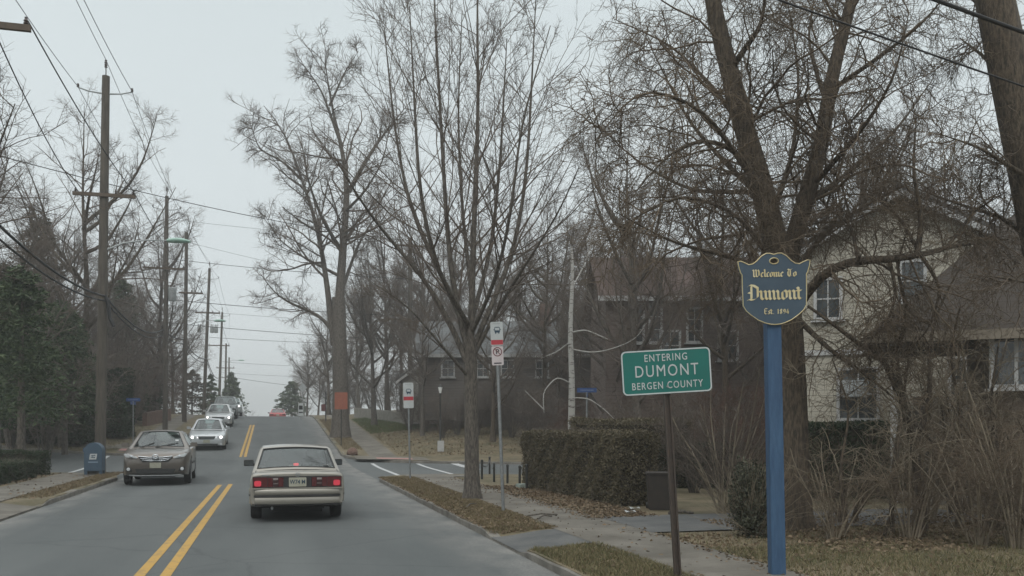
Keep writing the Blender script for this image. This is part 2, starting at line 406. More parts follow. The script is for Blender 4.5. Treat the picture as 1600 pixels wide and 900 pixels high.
for side in (1, -1):
    for far in (False, True):
        ln = kerb_line(side, far)
        s = side if not far else -side
        s = -1 if (side > 0) != far else 1      # towards the lot
        pr = [(-s * .02, -.05), (-s * .02, kh(.115)), (-s * .0, kh(.135)), (s * .15, kh(.137)), (s * .16, kh(.10))]
        ribbon('kerb', ln, pr, M['kerb'], smooth=30)

def walk(name, x0, x1, y0, y1, m, h=.137, n=None, skew0=False, skew1=False):
    xs = np.linspace(x0, x1, 7); n = n or max(4, int(abs(y1 - y0) / .7))
    tt = np.linspace(0, 1, n)
    X = np.tile(xs, (n, 1)); Y = np.zeros_like(X)
    for j, x in enumerate(xs):
        a = y0 + (-.35 * (x - x0) if skew0 else 0); b = y1 + (-.35 * (x - x0) if skew1 else 0)
        Y[:, j] = a + tt * (b - a)
    Z = G(X, Y) - .12 + h
    k = 7; i = np.arange(n - 1)[:, None] * k + np.arange(k - 1)[None]
    F = np.stack([i, i + 1, i + k + 1, i + k], -1).reshape(-1, 4)
    return tag(obj(name, raw_mesh(name, np.stack([X, Y, Z], -1).reshape(-1, 3), F, m, True)), kind='structure')
def concrete_joints(m):
    """adds a score line every 1.5 m to the pavement concrete"""
    n = m.node_tree.nodes; l = m.node_tree.links; b = n['Principled BSDF']
    src = b.inputs['Base Color'].links[0].from_socket
    tc = n.new('ShaderNodeTexCoord'); sp = n.new('ShaderNodeSeparateXYZ'); l.new(tc.outputs['Object'], sp.inputs[0])
    a = n.new('ShaderNodeMath'); a.operation = 'FRACT'; d = n.new('ShaderNodeMath'); d.operation = 'DIVIDE'; d.inputs[1].default_value = 1.5
    l.new(sp.outputs[1], d.inputs[0]); l.new(d.outputs[0], a.inputs[0])
    c = n.new('ShaderNodeMath'); c.operation = 'LESS_THAN'; c.inputs[1].default_value = .016; l.new(a.outputs[0], c.inputs[0])
    x = n.new('ShaderNodeMix'); x.data_type = 'RGBA'; l.new(c.outputs[0], x.inputs[0]); l.new(src, x.inputs[6]); x.inputs[7].default_value = (.1, .09, .075, 1)
    l.new(x.outputs[2], b.inputs['Base Color'])
concrete_joints(M['concrete'])
SW0, SW1 = 4.3, 5.6
yn = float(edge_y(4.3, 1, False)); yf = float(edge_y(4.45, 1, True))
walk('sidewalk', SW0, SW1, -12, float(edge_y(5.0, 1, False)) - .25, M['concrete'])
walk('sidewalk', 4.5, 5.75, float(edge_y(5.1, 1, True)) + .25, 150, M['concrete'])
walk('sidewalk', -6.95, -5.65, -12, float(edge_y(-6.2, -1, False)) - .25, M['concrete'], n=70)
walk('sidewalk', -7.1, -5.85, float(edge_y(-6.2, -1, True)) + .25, 150, M['concrete'])
# corner landings and red ramps
walk('sidewalk', 3.75, 7.0, float(edge_y(5, 1, True)) + .3, float(edge_y(5, 1, True)) + 2.0, M['concrete'], .141, skew0=True, skew1=True)
walk('sidewalk', 4.2, 6.6, float(edge_y(5, 1, False)) - 1.5, float(edge_y(5, 1, False)) - .2, M['concrete'], .141, skew0=True, skew1=True)
walk('ramp', 4.7, 6.3, float(edge_y(4.9, 1, True)) + .2, float(edge_y(4.9, 1, True)) + .85, M['pink'], .146, skew0=True, skew1=True)
walk('ramp', -5.7, -7.1, float(edge_y(-5.9, -1, True)) + .2, float(edge_y(-5.9, -1, True)) + 1.1, M['pink'], .146, skew0=True, skew1=True)
walk('sidewalk', -5.2, -7.6, float(edge_y(-5.9, -1, True)) + .9, float(edge_y(-5.9, -1, True)) + 3.0, M['concrete'], .142, skew0=True, skew1=True)
walk('sidewalk', -7.6, -30, side_mid(-7.6) + HALF + 1.5, side_mid(-7.6) + HALF + 2.9, M['concrete'], .137, n=6, skew0=True, skew1=True)
# driveways
walk('driveway', XR - .02, SW0 + .02, 11.75, 13.45, M['drive'], .133, n=14)
walk('driveway', SW1 - .02, 12.5, 12.6, 15.0, M['drive'], .141, n=10, skew0=False)
walk('driveway', -5.67, XL + .02, 16.1, 21.2, M['concrete'], .136, n=40)
walk('driveway', -16, -6.93, 16.1, 21.2, M['drive'], .138, n=20)

# painted lines, each a sheet 4 mm above the asphalt
def line(x, w, y0, y1, m, h=.005, name='road_marking'):
    n = max(3, int((y1 - y0) / .75)); ys = np.linspace(y0, y1, n)
    b = MB(); b.grid([[(x - w / 2, y, float(H(y)) + h), (x + w / 2, y, float(H(y)) + h)] for y in ys])
    return tag(b.build(name, m, fix=False), kind='structure')
XC = -1.35
line(XC - .147, .125, -12, 28.0, M['yellow']); line(XC + .147, .125, -12, 28.3, M['yellow'])
line(XC - .09, .115, 44.3, 65.5, M['yellow']); line(XC + .12, .125, 44.3, 65.5, M['yellow'])
line(XC + .02, .085, 45, 65, M['stain'], .004, 'road_stain')
def wline(p, q, w, h=.006):
    p = np.array(p, float); q = np.array(q, float); t = (q - p) / np.linalg.norm(q - p); nrm = np.array([-t[1], t[0]]) * w / 2
    rows = []
    for u in np.linspace(0, 1, 24):
        a = p + (q - p) * u
        rows.append([(*(a - nrm), float(T(*(a - nrm))) + h), (*(a + nrm), float(T(*(a + nrm))) + h)])
    b = MB(); b.grid(rows); tag(b.build('road_marking', M['white_paint'], fix=False), kind='structure')
wline((4.35, 31.1), (4.35, 40.6), .16); wline((6.35, 31.2), (6.35, 40.2), .16)
wline((8.0, 35.3), (8.0, 40.0), .35)
wline((-5.35, 35.2), (-5.35, 44.6), .16); wline((-7.35, 35.8), (-7.35, 45.2), .16)

# ------------------------------------------------------------------ bare trees
def polylines(P0, D0, L, K, wig, up):
    """grow B wandering branches of K points at once"""
    B = len(P0); P = np.zeros((B, K, 3)); P[:, 0] = P0; d = D0 / np.linalg.norm(D0, axis=1)[:, None]
    st = (L / (K - 1))[:, None]
    for k in range(1, K):
        d = d + wig * rng.normal(size=(B, 3)); d[:, 2] += up; d /= np.linalg.norm(d, axis=1)[:, None]
        P[:, k] = P[:, k - 1] + d * st
    return P
def tubes(P, Rr, S):
    """B polylines of K points into S-sided tubes"""
    B, K, _ = P.shape
    Tn = np.zeros_like(P); Tn[:, 1:-1] = P[:, 2:] - P[:, :-2]; Tn[:, 0] = P[:, 1] - P[:, 0]; Tn[:, -1] = P[:, -1] - P[:, -2]
    Tn /= np.linalg.norm(Tn, axis=2, keepdims=True) + 1e-9
    ref = np.where(np.abs(Tn[:, :1, 2:]) > .8, np.array([1, 0.1, 0.]), np.array([0.1, 0.05, 1.])); ref = np.repeat(ref, K, 1)
    U = np.cross(Tn, ref); U /= np.linalg.norm(U, axis=2, keepdims=True) + 1e-9; W = np.cross(Tn, U)
    a = np.arange(S) * 2 * np.pi / S
    V = P[:, :, None] + (U[:, :, None] * np.cos(a)[:, None] + W[:, :, None] * np.sin(a)[:, None]) * Rr[:, :, None, None]
    i = (np.arange(B)[:, None, None] * K + np.arange(K - 1)[None, :, None]) * S
    j = np.arange(S)[None, None]; j2 = (j + 1) % S
    F = np.stack([i + j, i + j2, i + S + j2, i + S + j], -1).reshape(-1, 4)
    return V.reshape(-1, 3), F
def join(parts):
    Vs, Fs, n = [], [], 0
    for V, F in parts: Vs.append(V); Fs.append(F + n); n += len(V)
    return np.concatenate(Vs), np.concatenate(Fs)
def resample(pts, K):
    pts = np.asarray(pts, float); s = np.concatenate([[0], np.cumsum(np.linalg.norm(np.diff(pts, axis=0), axis=1))]); s /= s[-1]
    # gentle curve through the given points
    t = np.linspace(0, 1, K); q = np.stack([np.interp(t, s, pts[:, c]) for c in range(3)], 1)
    for _ in range(2): q[1:-1] = .25 * q[:-2] + .5 * q[1:-1] + .25 * q[2:]
    return q
def spawn(P, Rr, lv):
    """children along every branch; lv: n, t0, ang, ratio, K, wig, up, rr, rmin, taper"""
    B, K, _ = P.shape; L = np.linalg.norm(np.diff(P, axis=1), axis=2).sum(1)
    n = lv['n']
    cnt = np.full(B, n) if not lv.get('perm') else np.clip((L * lv['perm']).astype(int), lv.get('nmin', 1), lv.get('nmax', 60))
    idx = np.repeat(np.arange(B), cnt); m = len(idx)
    t = lv.get('t0', .2) + (lv.get('t1', 1.0) - lv.get('t0', .2)) * rng.random(m) ** lv.get('tp', 1.0)
    f = t * (K - 1); i0 = np.minimum(f.astype(int), K - 2); fr = (f - i0)[:, None]
    p = P[idx, i0] * (1 - fr) + P[idx, i0 + 1] * fr; tan = P[idx, i0 + 1] - P[idx, i0]; tan /= np.linalg.norm(tan, axis=1)[:, None] + 1e-9
    r = Rr[idx, i0] * (1 - fr[:, 0]) + Rr[idx, i0 + 1] * fr[:, 0]
    v = rng.normal(size=(m, 3)); v[:, 2] += lv.get('vup', 0.0); v -= tan * (v * tan).sum(1)[:, None]; v /= np.linalg.norm(v, axis=1)[:, None] + 1e-9
    a = np.radians(rng.uniform(*lv.get('ang', (30, 60)), m))[:, None]
    d = np.cos(a) * tan + np.sin(a) * v
    ln = np.clip(L[idx] * lv['ratio'] * (1.05 - .6 * t) * rng.uniform(.55, 1.3, m), lv.get('lmin', .15), lv.get('lmax', 9))
    C_ = polylines(p, d, ln, lv['K'], lv.get('wig', .12), lv.get('up', .03))
    r0 = np.maximum(np.minimum(r * lv.get('rr', .55), ln * lv.get('slim', .02)), lv.get('rmin', .004))
    tp = np.linspace(1, lv.get('taper', .35), lv['K'])
    return C_, r0[:, None] * tp[None]
def tree_meshes(name, limbs, levels, bark, twig, K0=14, trunk_levels=1):
    """limbs: list of (points, r0, r1) in local coordinates. Returns (trunk mesh, crown mesh)"""
    P = np.stack([resample(l[0], K0) for l in limbs]); Rr = np.stack([np.linspace(l[1], l[2], K0) for l in limbs])
    for i, l in enumerate(limbs):
        if len(l) > 3:                                   # flare at the root
            Rr[i] *= 1 + l[3] * np.exp(-np.linspace(0, 1, K0) * 14)
    tr = [tubes(P, Rr, 10)]; cr = []
    for q, lv in enumerate(levels):
        src = (P, Rr)
        if q == 0:
            keep = [i for i, l in enumerate(limbs) if not (len(l) > 3)] or list(range(len(limbs)))
            src = (P[keep], Rr[keep])
        P, Rr = spawn(*src, lv)
        (tr if q + 1 < trunk_levels else cr).append(tubes(P, Rr, 5 if q == 0 else 3))
    return raw_mesh('trunk', *join(tr), bark, True), raw_mesh('crown', *join(cr), twig, True)
def plant_tree(name, meshes, loc, label, cat='tree', group=None, rz=0, s=1.0, sz=None):
    r = empty(name, loc, rz, label, cat, group); r.scale = (s, s, sz or s)
    obj('trunk', meshes[0], r); obj('crown', meshes[1], r); return r
def local(base, pts, d):
    """picture columns and heights along a limb -> offsets from the tree's base"""
    return [tuple(pt(p[0], p[1], d + (p[2] if len(p) > 2 else 0)) - Vector(base)) for p in pts]

# street tree by the near kerb: vase of straight upswept limbs
d = 20.0; x, y = at(738, d); B1 = (x, y, g(x, y) - .03)
L1 = [((738, 786), (737, 700), (736, 620), (735, 530)), .165, .14, .6], \
  [((733, 575), (705, 505), (660, 430), (605, 370), (560, 310, -1), (520, 240, -1.5)), 0.07225, 0.012], \
  [((734, 560), (712, 480), (700, 380), (692, 250), (684, 100), (675, -60)), 0.07225, 0.0084], \
  [((735, 550), (738, 450), (741, 330), (748, 180), (745, 20), (748, -90)), 0.08075, 0.0096], \
  [((737, 550), (765, 480), (800, 410, .5), (822, 290, 1), (830, 150, 1), (838, -20, 1)), 0.068, 0.0084], \
  [((738, 560), (780, 478), (830, 400, -1), (875, 330, -1.5), (905, 260, -2)), 0.051, 0.009], \
  [((734, 530), (690, 430, .7), (640, 330, 1), (616, 200, 1.2), (600, 40, 1.2)), 0.06375, 0.0108], \
  [((733, 590), (690, 540, -.7), (640, 480, -1.2), (580, 440, -1.5)), 0.0425, 0.0072], \
  [((737, 500), (768, 390, 1.2), (782, 250, 1.8), (792, 60, 2)), 0.0595, 0.0108], \
  [((733, 510), (680, 420, -1.2), (655, 300, -1.8), (648, 170, -2), (640, 10, -2)), 0.0595, 0.0096], \
  [((738, 470), (722, 330, 1), (715, 180, 1.8), (722, 20, 2)), 0.051, 0.0096], \
  [((737, 520), (775, 440, -1), (800, 330, -1.6), (812, 200, -2), (860, 40, -2)), 0.051, 0.0084]
def fix_limbs(LL, base, d): return [(local(base, l[0], d),) + tuple(l[1:]) for l in LL]
up_levels = [dict(n=0, perm=2.7, nmin=8, nmax=28, t0=.12, ang=(24, 55), ratio=.42, K=8, wig=.06, up=.05, rr=.4, rmin=.008, slim=.0085, taper=.3, lmax=3.2),
             dict(n=9, t0=.12, ang=(25, 50), ratio=.45, K=6, wig=.07, up=.04, rr=.55, rmin=.0055, slim=.01, lmin=.3, lmax=1.4),
             dict(n=5, t0=.2, ang=(25, 55), ratio=.5, K=4, wig=.08, up=.03, rr=.6, rmin=.0038, lmin=.2, lmax=.7)]
plant_tree('street_tree', tree_meshes('t', fix_limbs(L1, B1, d), up_levels, M['bark'], M['twig'], trunk_levels=1), B1,
           'bare street tree with many upswept limbs on the leafy verge beside the bus stop pole')

# tall old tree on the hill verge
d = 53.0; x, y = at(532, d); B2 = (x, y, g(x, y) - .05)
L2 = [((532, 684), (532, 600), (530, 520), (529, 465)), .50, .40, .35], \
  [((530, 480), (536, 380), (545, 290), (532, 220), (516, 160), (508, 95)), 0.289, 0.02], \
  [((522, 540), (508, 420), (492, 335), (465, 265), (448, 205), (412, 165)), 0.204, 0.016], \
  [((545, 300), (575, 245), (603, 205, 1), (640, 160, 1.5)), 0.153, 0.014], \
  [((530, 530), (500, 492), (462, 478), (432, 462), (405, 425)), 0.136, 0.012], \
  [((532, 460), (560, 380, 2), (592, 330, 3), (622, 300, 3)), 0.1275, 0.012], \
  [((533, 225), (502, 140), (470, 95)), 0.1105, 0.012], \
  [((532, 390), (502, 340, -2), (480, 280, -3), (470, 210, -3)), 0.1275, 0.012], \
  [((470, 280), (440, 250), (405, 235), (390, 190)), 0.085, 0.01], \
  [((528, 430), (470, 400, 2), (430, 370, 3), (412, 330, 3)), 0.102, 0.01], \
  [((540, 330), (570, 300, -2), (600, 250, -3), (610, 190, -3)), 0.0935, 0.01], \
  [((515, 165), (540, 110), (560, 80)), 0.085, 0.01]
old_levels = [dict(n=0, perm=2.6, nmin=8, nmax=34, t0=.2, ang=(30, 70), ratio=.36, K=8, wig=.16, up=.02, rr=.5, rmin=.028, slim=.016, lmax=5),
              dict(n=8, t0=.15, ang=(30, 70), ratio=.42, K=6, wig=.16, up=.01, rr=.55, rmin=.014, lmin=.6, lmax=2.4),
              dict(n=7, t0=.15, ang=(30, 70), ratio=.5, K=4, wig=.15, up=.0, rr=.6, rmin=.0075, lmin=.4, lmax=1.2)]
plant_tree('old_tree', tree_meshes('t', fix_limbs(L2, B2, d), old_levels, M['bark'], M['twig']), B2,
           'tall old bare tree with crooked limbs and a thick trunk behind the orange sign')

# broad willow-like tree behind the welcome sign
d = 14.2; x, y = at(1238, d); B3 = (x, y, g(x, y) - .05)
L3 = [((1240, 838), (1236, 740), (1234, 620), (1228, 500), (1220, 400)), .30, .25, .3], \
  [((1222, 430), (1196, 310), (1162, 200), (1140, 110), (1115, 20), (1100, -90)), .21, .11], \
  [((1226, 430), (1255, 320), (1285, 230), (1296, 130), (1316, 60), (1345, -60)), .16, .08], \
  [((1195, 310), (1160, 240, -.6), (1105, 215, -1), (1050, 235, -1.5), (1000, 290, -1.8)), 0.056, 0.0064], \
  [((1292, 165), (1273, 105, .4), (1262, 60, .8), (1275, -20, 1)), 0.04, 0.0096], \
  [((1245, 480), (1282, 425, -.5), (1335, 402, -1), (1390, 408, -1.2), (1440, 400, -1.2), (1490, 382, -1), (1560, 378, -.5)), 0.088, 0.0096], \
  [((1432, 402, -1.2), (1442, 340, -1.2), (1426, 270, -1.2), (1432, 180, -1)), 0.048, 0.0064], \
  [((1192, 310), (1140, 262, .6), (1075, 190, 1.2), (1010, 60, 1.5)), 0.052, 0.0064], \
  [((1258, 320), (1320, 275, .8), (1400, 205, 1.4), (1460, 120, 1.8)), 0.056, 0.0064], \
  [((1160, 200), (1118, 140, 1), (1050, 70, 1.6), (960, 30, 2)), 0.048, 0.0064], \
  [((1300, 140), (1380, 85, -.8), (1450, 30, -1.2), (1500, -40, -1.5)), 0.044, 0.0064], \
  [((1248, 500), (1300, 550, -.6), (1360, 590, -.8), (1430, 650, -1)), 0.048, 0.008], \
  [((1215, 430), (1140, 400, -1), (1050, 380, -1.6), (960, 330, -2)), 0.048, 0.00576], \
  [((1205, 340), (1240, 240, 1.2), (1250, 120, 2), (1230, 0, 2.4)), 0.056, 0.008], \
  [((1228, 440), (1290, 360, 1.4), (1370, 310, 2.2), (1480, 260, 2.6)), 0.056, 0.0064], \
  [((1270, 290), (1350, 200, -1.2), (1400, 120, -1.8), (1420, 20, -2)), 0.048, 0.0064], \
  [((1190, 300), (1080, 300, 1.5), (990, 250, 2.5), (920, 180, 3)), 0.044, 0.00576], \
  [((1440, 400, -1.2), (1400, 330, -.9), (1350, 300, -.6), (1290, 310, -.2)), .03, .006], \
  [((1390, 408, -1.2), (1402, 460, -1.1), (1380, 520, -1), (1330, 540, -.8)), .03, .006], \
  [((1480, 385, -1), (1522, 330, -.8), (1572, 300, -.5)), .028, .006], \
  [((1340, 402, -1), (1330, 350, -.8), (1290, 322, -.6), (1255, 340, -.4)), .028, .006], \
  [((1440, 400, -1.2), (1472, 450, -1.1), (1450, 520, -1), (1400, 560, -.8)), .03, .006], \
  [((1215, 420), (1150, 330, -1.2), (1060, 300, -1.8), (960, 360, -2.2)), .045, .006], \
  [((1190, 300), (1100, 170, -1.5), (1000, 130, -2.2), (930, 220, -2.6)), .045, .006], \
  [((1140, 110), (1190, 40, -.6), (1200, -40, -1)), 0.056, 0.0096]
wil_levels = [dict(n=0, perm=5.4, nmin=12, nmax=36, t0=.12, ang=(35, 85), ratio=.42, K=9, wig=.2, up=-.01, rr=.5, rmin=.010, slim=.0125, lmin=.6, lmax=2.6),
              dict(n=8, t0=.1, ang=(30, 85), ratio=.7, K=9, wig=.2, up=-.06, rr=.55, rmin=.0056, lmin=.5, lmax=1.9),
              dict(n=5, t0=.1, ang=(30, 80), ratio=.6, K=6, wig=.2, up=-.12, rr=.62, rmin=.0038, lmin=.3, lmax=1.2)]
plant_tree('willow_tree', tree_meshes('t', fix_limbs(L3, B3, d), wil_levels, M['willow_bark'], M['willow_twig']), B3,
           'large bare tree with forked leaning trunk and tangled drooping twigs behind the welcome sign')

# leaning trunk in the upper right corner
d = 13.0; x, y = at(1690, d); B4 = (x, y, g(x, y) - .05)
L4 = [((1700, 850), (1668, 560), (1625, 340), (1590, 170), (1560, 30), (1530, -120)), .36, .24, .3], \
  [((1585, 150), (1540, 90, .5), (1500, 60, 1)), 0.049, 0.009], [((1640, 400), (1570, 340, .6), (1500, 320, 1.4), (1420, 290, 2)), 0.049, 0.006], \
  [((1560, 30), (1500, -20, 1), (1430, -60, 1.5)), 0.056, 0.009], [((1610, 280), (1530, 230, -.8), (1470, 210, -1.2)), 0.042, 0.006], \
  [((1650, 460), (1600, 440, -1), (1540, 430, -1.6)), 0.035, 0.0054]
plant_tree('leaning_tree', tree_meshes('t', fix_limbs(L4, B4, d), wil_levels, M['willow_bark'], M['willow_twig']), B4,
           'thick leaning bare trunk crossing the top right corner beside the brown roof')

# birch behind the clipped hedge
d = 27.5; x, y = at(893, d); B5 = (x, y, g(x, y) - .03)
L5 = [((893, 722), (893, 660), (894, 580), (890, 520), (893, 470), (896, 420), (893, 385)), .125, .04, .2], \
  [((894, 600), (870, 588, -.3), (848, 612, -.6), (850, 645, -.8)), .02, .008], [((850, 640, -.7), (835, 625, -.7), (820, 610, -.6)), .018, .008], \
  [((893, 622), (920, 622, -.3), (945, 640, -.5), (965, 660, -.6)), .02, .007], [((891, 545), (925, 552, -.4), (955, 546, -.8), (995, 530, -1), (1010, 505, -1)), .022, .007], \
  [((890, 535), (870, 550, .3), (845, 560, .5)), .025, .01], [((890, 520), (915, 515, -.3), (950, 530, -.5)), .025, .01], [((894, 450), (915, 410, .5), (930, 360, .6)), .025, .01]
bir_levels = [dict(n=5, t0=.45, ang=(30, 60), ratio=.35, K=6, wig=.12, up=-.02, rr=.5, rmin=.006, slim=.012, lmax=1.4),
              dict(n=5, t0=.2, ang=(30, 60), ratio=.5, K=5, wig=.12, up=-.05, rr=.6, rmin=.004, lmin=.2)]
plant_tree('birch_tree', tree_meshes('t', fix_limbs(L5, B5, d), bir_levels, M['birch'], M['twig']), B5,
           'slim white barked birch with broken curling branches behind the clipped hedge')

# generic bare trees, shared by the wood behind
def generic(seed, h, lean, nl, spread, bark, twig, lv):
    r_ = random.Random(seed); limbs = []
    k = 6; pts = [(0, 0, 0)]
    for i in range(1, k + 1):
        pts.append((lean * i / k + r_.uniform(-.22, .22), r_.uniform(-.22, .22), h * .8 * i / k))
    limbs.append((pts, h * .0135, h * .0012, .35)); limbs.append((pts[3:] + [(pts[-1][0] + .2, pts[-1][1] + .2, h * .97)], h * .007, h * .0007))
    for q in range(nl):
        t = r_.uniform(.22, .85); i = t * k; a = int(i); f = i - a
        p = [pts[a][c] * (1 - f) + pts[min(a + 1, k)][c] * f for c in range(3)]
        az = q * 2.4 + r_.uniform(-.5, .5); ln = h * r_.uniform(.3, .5) * (1.1 - .45 * t)
        s = [tuple(p)]
        for j in range(1, 5):
            u = j / 4; out_ = ln * spread * (u ** .85)
            s.append((p[0] + math.cos(az) * out_ + r_.uniform(-.25, .25), p[1] + math.sin(az) * out_ + r_.uniform(-.25, .25), p[2] + ln * (.35 * u + .5 * u * u)))
        limbs.append((s, h * .006, h * .0008))
    return tree_meshes('t', limbs, lv, bark, twig, K0=10)
gen_levels = [dict(n=0, perm=2.6, nmin=8, nmax=22, t0=.12, ang=(28, 65), ratio=.42, K=7, wig=.13, up=.03, rr=.5, rmin=.014, slim=.012, lmax=3.8),
              dict(n=8, t0=.1, ang=(28, 65), ratio=.45, K=5, wig=.13, up=.02, rr=.55, rmin=.008, lmin=.4, lmax=1.8),
              dict(n=5, t0=.12, ang=(28, 65), ratio=.5, K=4, wig=.13, up=.01, rr=.6, rmin=.0055, lmin=.3, lmax=1.0)]
GEN = [generic(1, 17, .8, 13, .55, M['bark'], M['twig'], gen_levels), generic(2, 19, -.9, 15, .42, M['bark'], M['twig'], gen_levels),
       generic(3, 15, .4, 14, .75, M['bark'], M['twig'], gen_levels), generic(4, 18, .2, 16, .6, M['willow_bark'], M['twig'], gen_levels)]
def bare(px, d, k, s, label, group, name='bare_tree', sz=None):
    x, y = at(px, d)
    return plant_tree(name, GEN[k], (x, y, g(x, y) - .08), label, 'tree', group, random.uniform(0, 6.28), s, sz)
wood = 'bare trees in the wood right of the road'
for i, (px, dd, k, s) in enumerate([(585, 62, 0, .8), (606, 74, 1, .9), (628, 76, 2, .95), (655, 72, 3, .85), (672, 66, 0, .8), (700, 64, 1, .8),
                                    (770, 70, 2, .9), (822, 64, 0, .8), (850, 50, 3, .75), (872, 66, 1, .85), (925, 52, 2, .8), (945, 38, 0, .66), (975, 60, 3, .8)]):
    bare(px, dd, k, s, 'bare brown tree standing in the wood between the hill road and the white birch', wood)
for i, (px, dd, k, s) in enumerate([(1000, 31, 1, .68), (1060, 46, 2, .75), (1130, 33, 3, .7), (1170, 48, 1, .8), (1215, 36, 0, .75), (1290, 42, 2, .75), (1320, 34, 1, .8),
                                    (1390, 44, 0, .8), (1470, 38, 3, .8), (1540, 46, 1, .85), (1600, 40, 2, .8)]):
    bare(px, dd, k, s, 'bare tree with dense brown twigs rising behind the houses on the right', 'bare trees behind the right hand houses')
for i, (px, dd, k, s) in enumerate([(480, 96, 2, .62), (497, 104, 0, .6), (512, 88, 3, .66), (560, 82, 1, .7), (545, 98, 2, .72)]):
    bare(px, dd, k, s, 'small bare tree near the crest on the right of the road', 'bare trees near the crest')
for px, dd, k, s in ((398, 190, 0, .5), (410, 230, 2, .5), (470, 150, 1, .62), (455, 170, 3, .45)):
    bare(px, dd, k, s, 'distant bare tree beyond the crest of the road', 'bare trees beyond the crest')
for px, dd, k, s in ((770, 48, 3, .55), (870, 50, 0, .6), (660, 52, 2, .6)):
    bare(px, dd, k, s, 'slim bare tree in front of the long grey roofed house', 'slim bare trees in front of the grey roofed house')
bare(137, 47, 3, 1.0, 'tallest bare tree behind the nearest left utility pole, with forked trunk', None)
bare(243, 66, 1, .86, 'slender bare tree standing behind the pole with the transformer', None)
bare(60, 44, 2, .78, 'bare tree rising behind the bronzed evergreen on the left', None)
bare(-20, 36, 0, .8, 'bare tree behind the darkest evergreen at the left edge', None)
bare(-215, 19, 0, .85, 'near bare tree outside the left edge, only its twigs show under the crossarm', None)
for px, dd, k, s in ((175, 58, 2, .62), (205, 60, 0, .58), (110, 56, 1, .7), (285, 84, 2, .55), (270, 76, 3, .6), (190, 72, 0, .8)):
    bare(px, dd, k, s, 'bare tree in the thicket along the left side of the road', 'bare trees along the left side')

# ------------------------------------------------------------------ bare shrubs and thickets
def shrub(seed, h, n, spread, lv, bark, twig, r0=.02):
    r_ = random.Random(seed); limbs = []
    for q in range(n):
        az = r_.uniform(0, 6.28); o_ = r_.uniform(.02, .22); s_ = spread * r_.uniform(.3, 1.1); hh = h * r_.uniform(.55, 1.05); c = r_.uniform(-.15, .3)
        p = []
        for j in range(6):
            u = j / 5
            p.append((math.cos(az) * (o_ + s_ * u ** 1.3) + r_.uniform(-.09, .09) * u * h / 2, math.sin(az) * (o_ + s_ * u ** 1.3) + r_.uniform(-.09, .09) * u * h / 2, hh * (u - c * u * u * u)))
        limbs.append((p, r0 * r_.uniform(.6, 1.4), r0 * .3))
    return tree_meshes('s', limbs, lv, bark, twig, K0=9)
thick_levels = [dict(n=8, t0=.12, ang=(30, 75), ratio=.42, K=7, wig=.17, up=-.0, rr=.55, rmin=.006, slim=.012, lmin=.4, lmax=1.6),
                dict(n=5, t0=.1, ang=(30, 75), ratio=.55, K=5, wig=.18, up=-.03, rr=.6, rmin=.0042, lmin=.25, lmax=1.0),
                dict(n=3, t0=.2, ang=(30, 70), ratio=.5, K=4, wig=.16, up=-.03, rr=.6, rmin=.003, lmin=.2, lmax=.6)]
THK = [shrub(11, 3.9, 11, 1.7, thick_levels, M['pale_twig'], M['willow_twig'], .03), shrub(12, 3.3, 12, 1.9, thick_levels, M['willow_bark'], M['pale_twig'], .027),
       shrub(13, 2.6, 14, 1.4, thick_levels, M['pale_twig'], M['willow_twig'], .022)]
for px, dd, k, s in ((1325, 15, 1, .6), (1446, 15.4, 0, .8), (1565, 14.6, 0, .95), (1630, 13.2, 1, .9), (1500, 16.5, 1, 1.05), (1590, 12.0, 2, .75), (1420, 12.9, 2, .6), (1305, 12.8, 2, .5), (1530, 12.2, 2, .6)):
    x, y = at(px, dd)
    plant_tree('thicket_shrub', THK[k], (x, y, g(x, y) - .04), 'leggy bare shrub in the tangled thicket along the right edge', 'shrub', 'bare thicket shrubs on the right', random.uniform(0, 6.28), s)
d = 13.9; x, y = at(1425, d); B6 = (x, y, g(x, y) - .05)
L6 = [((1442, 842), (1438, 760), (1428, 690), (1405, 610), (1395, 540)), .085, .055, .3], \
  [((1402, 610), (1380, 560, -.3), (1345, 540, -.5), (1300, 505, -.6), (1262, 478, -.5)), .05, .02], \
  [((1430, 700), (1455, 620, .3), (1450, 540, .5), (1470, 470, .6), (1500, 420, .7)), .05, .012], \
  [((1395, 845, -.3), (1392, 770, -.3), (1400, 700, -.3), (1408, 640, -.2), (1420, 560, .2)), .04, .018], \
  [((1500, 842, .4), (1490, 750, .4), (1505, 640, .3), (1480, 560, .2), (1500, 480, 0)), .05, .014], \
  [((1398, 560), (1420, 490, -.3), (1400, 420, -.5), (1420, 350, -.7)), .04, .01], \
  [((1325, 842, -.4), (1310, 740, -.4), (1330, 640, -.3), (1300, 560, -.2)), .032, .01], \
  [((1380, 842, -.8), (1400, 780, -.9), (1402, 700, -1), (1408, 655, -1)), .026, .02], \
  [((1560, 842, .2), (1570, 740, .1), (1545, 640, 0), (1560, 540, 0)), .045, .012], \
  [((1405, 640), (1470, 700, -.5), (1530, 760, -.8), (1560, 800, -1)), .03, .01]
gn_levels = [dict(n=0, perm=4.5, nmin=6, nmax=20, t0=.15, ang=(35, 90), ratio=.5, K=8, wig=.24, up=.0, rr=.5, rmin=.008, slim=.012, lmin=.4, lmax=1.7),
             dict(n=6, t0=.1, ang=(30, 85), ratio=.6, K=7, wig=.24, up=-.03, rr=.6, rmin=.005, lmin=.3, lmax=1.1),
             dict(n=3, t0=.2, ang=(30, 80), ratio=.55, K=5, wig=.2, up=-.04, rr=.6, rmin=.0035, lmin=.2, lmax=.7)]
plant_tree('gnarled_tree', tree_meshes('t', fix_limbs(L6, B6, d), gn_levels, M['willow_bark'], M['pale_twig']), B6,
           'gnarled small bare tree with several crooked stems in the middle of the right hand thicket')
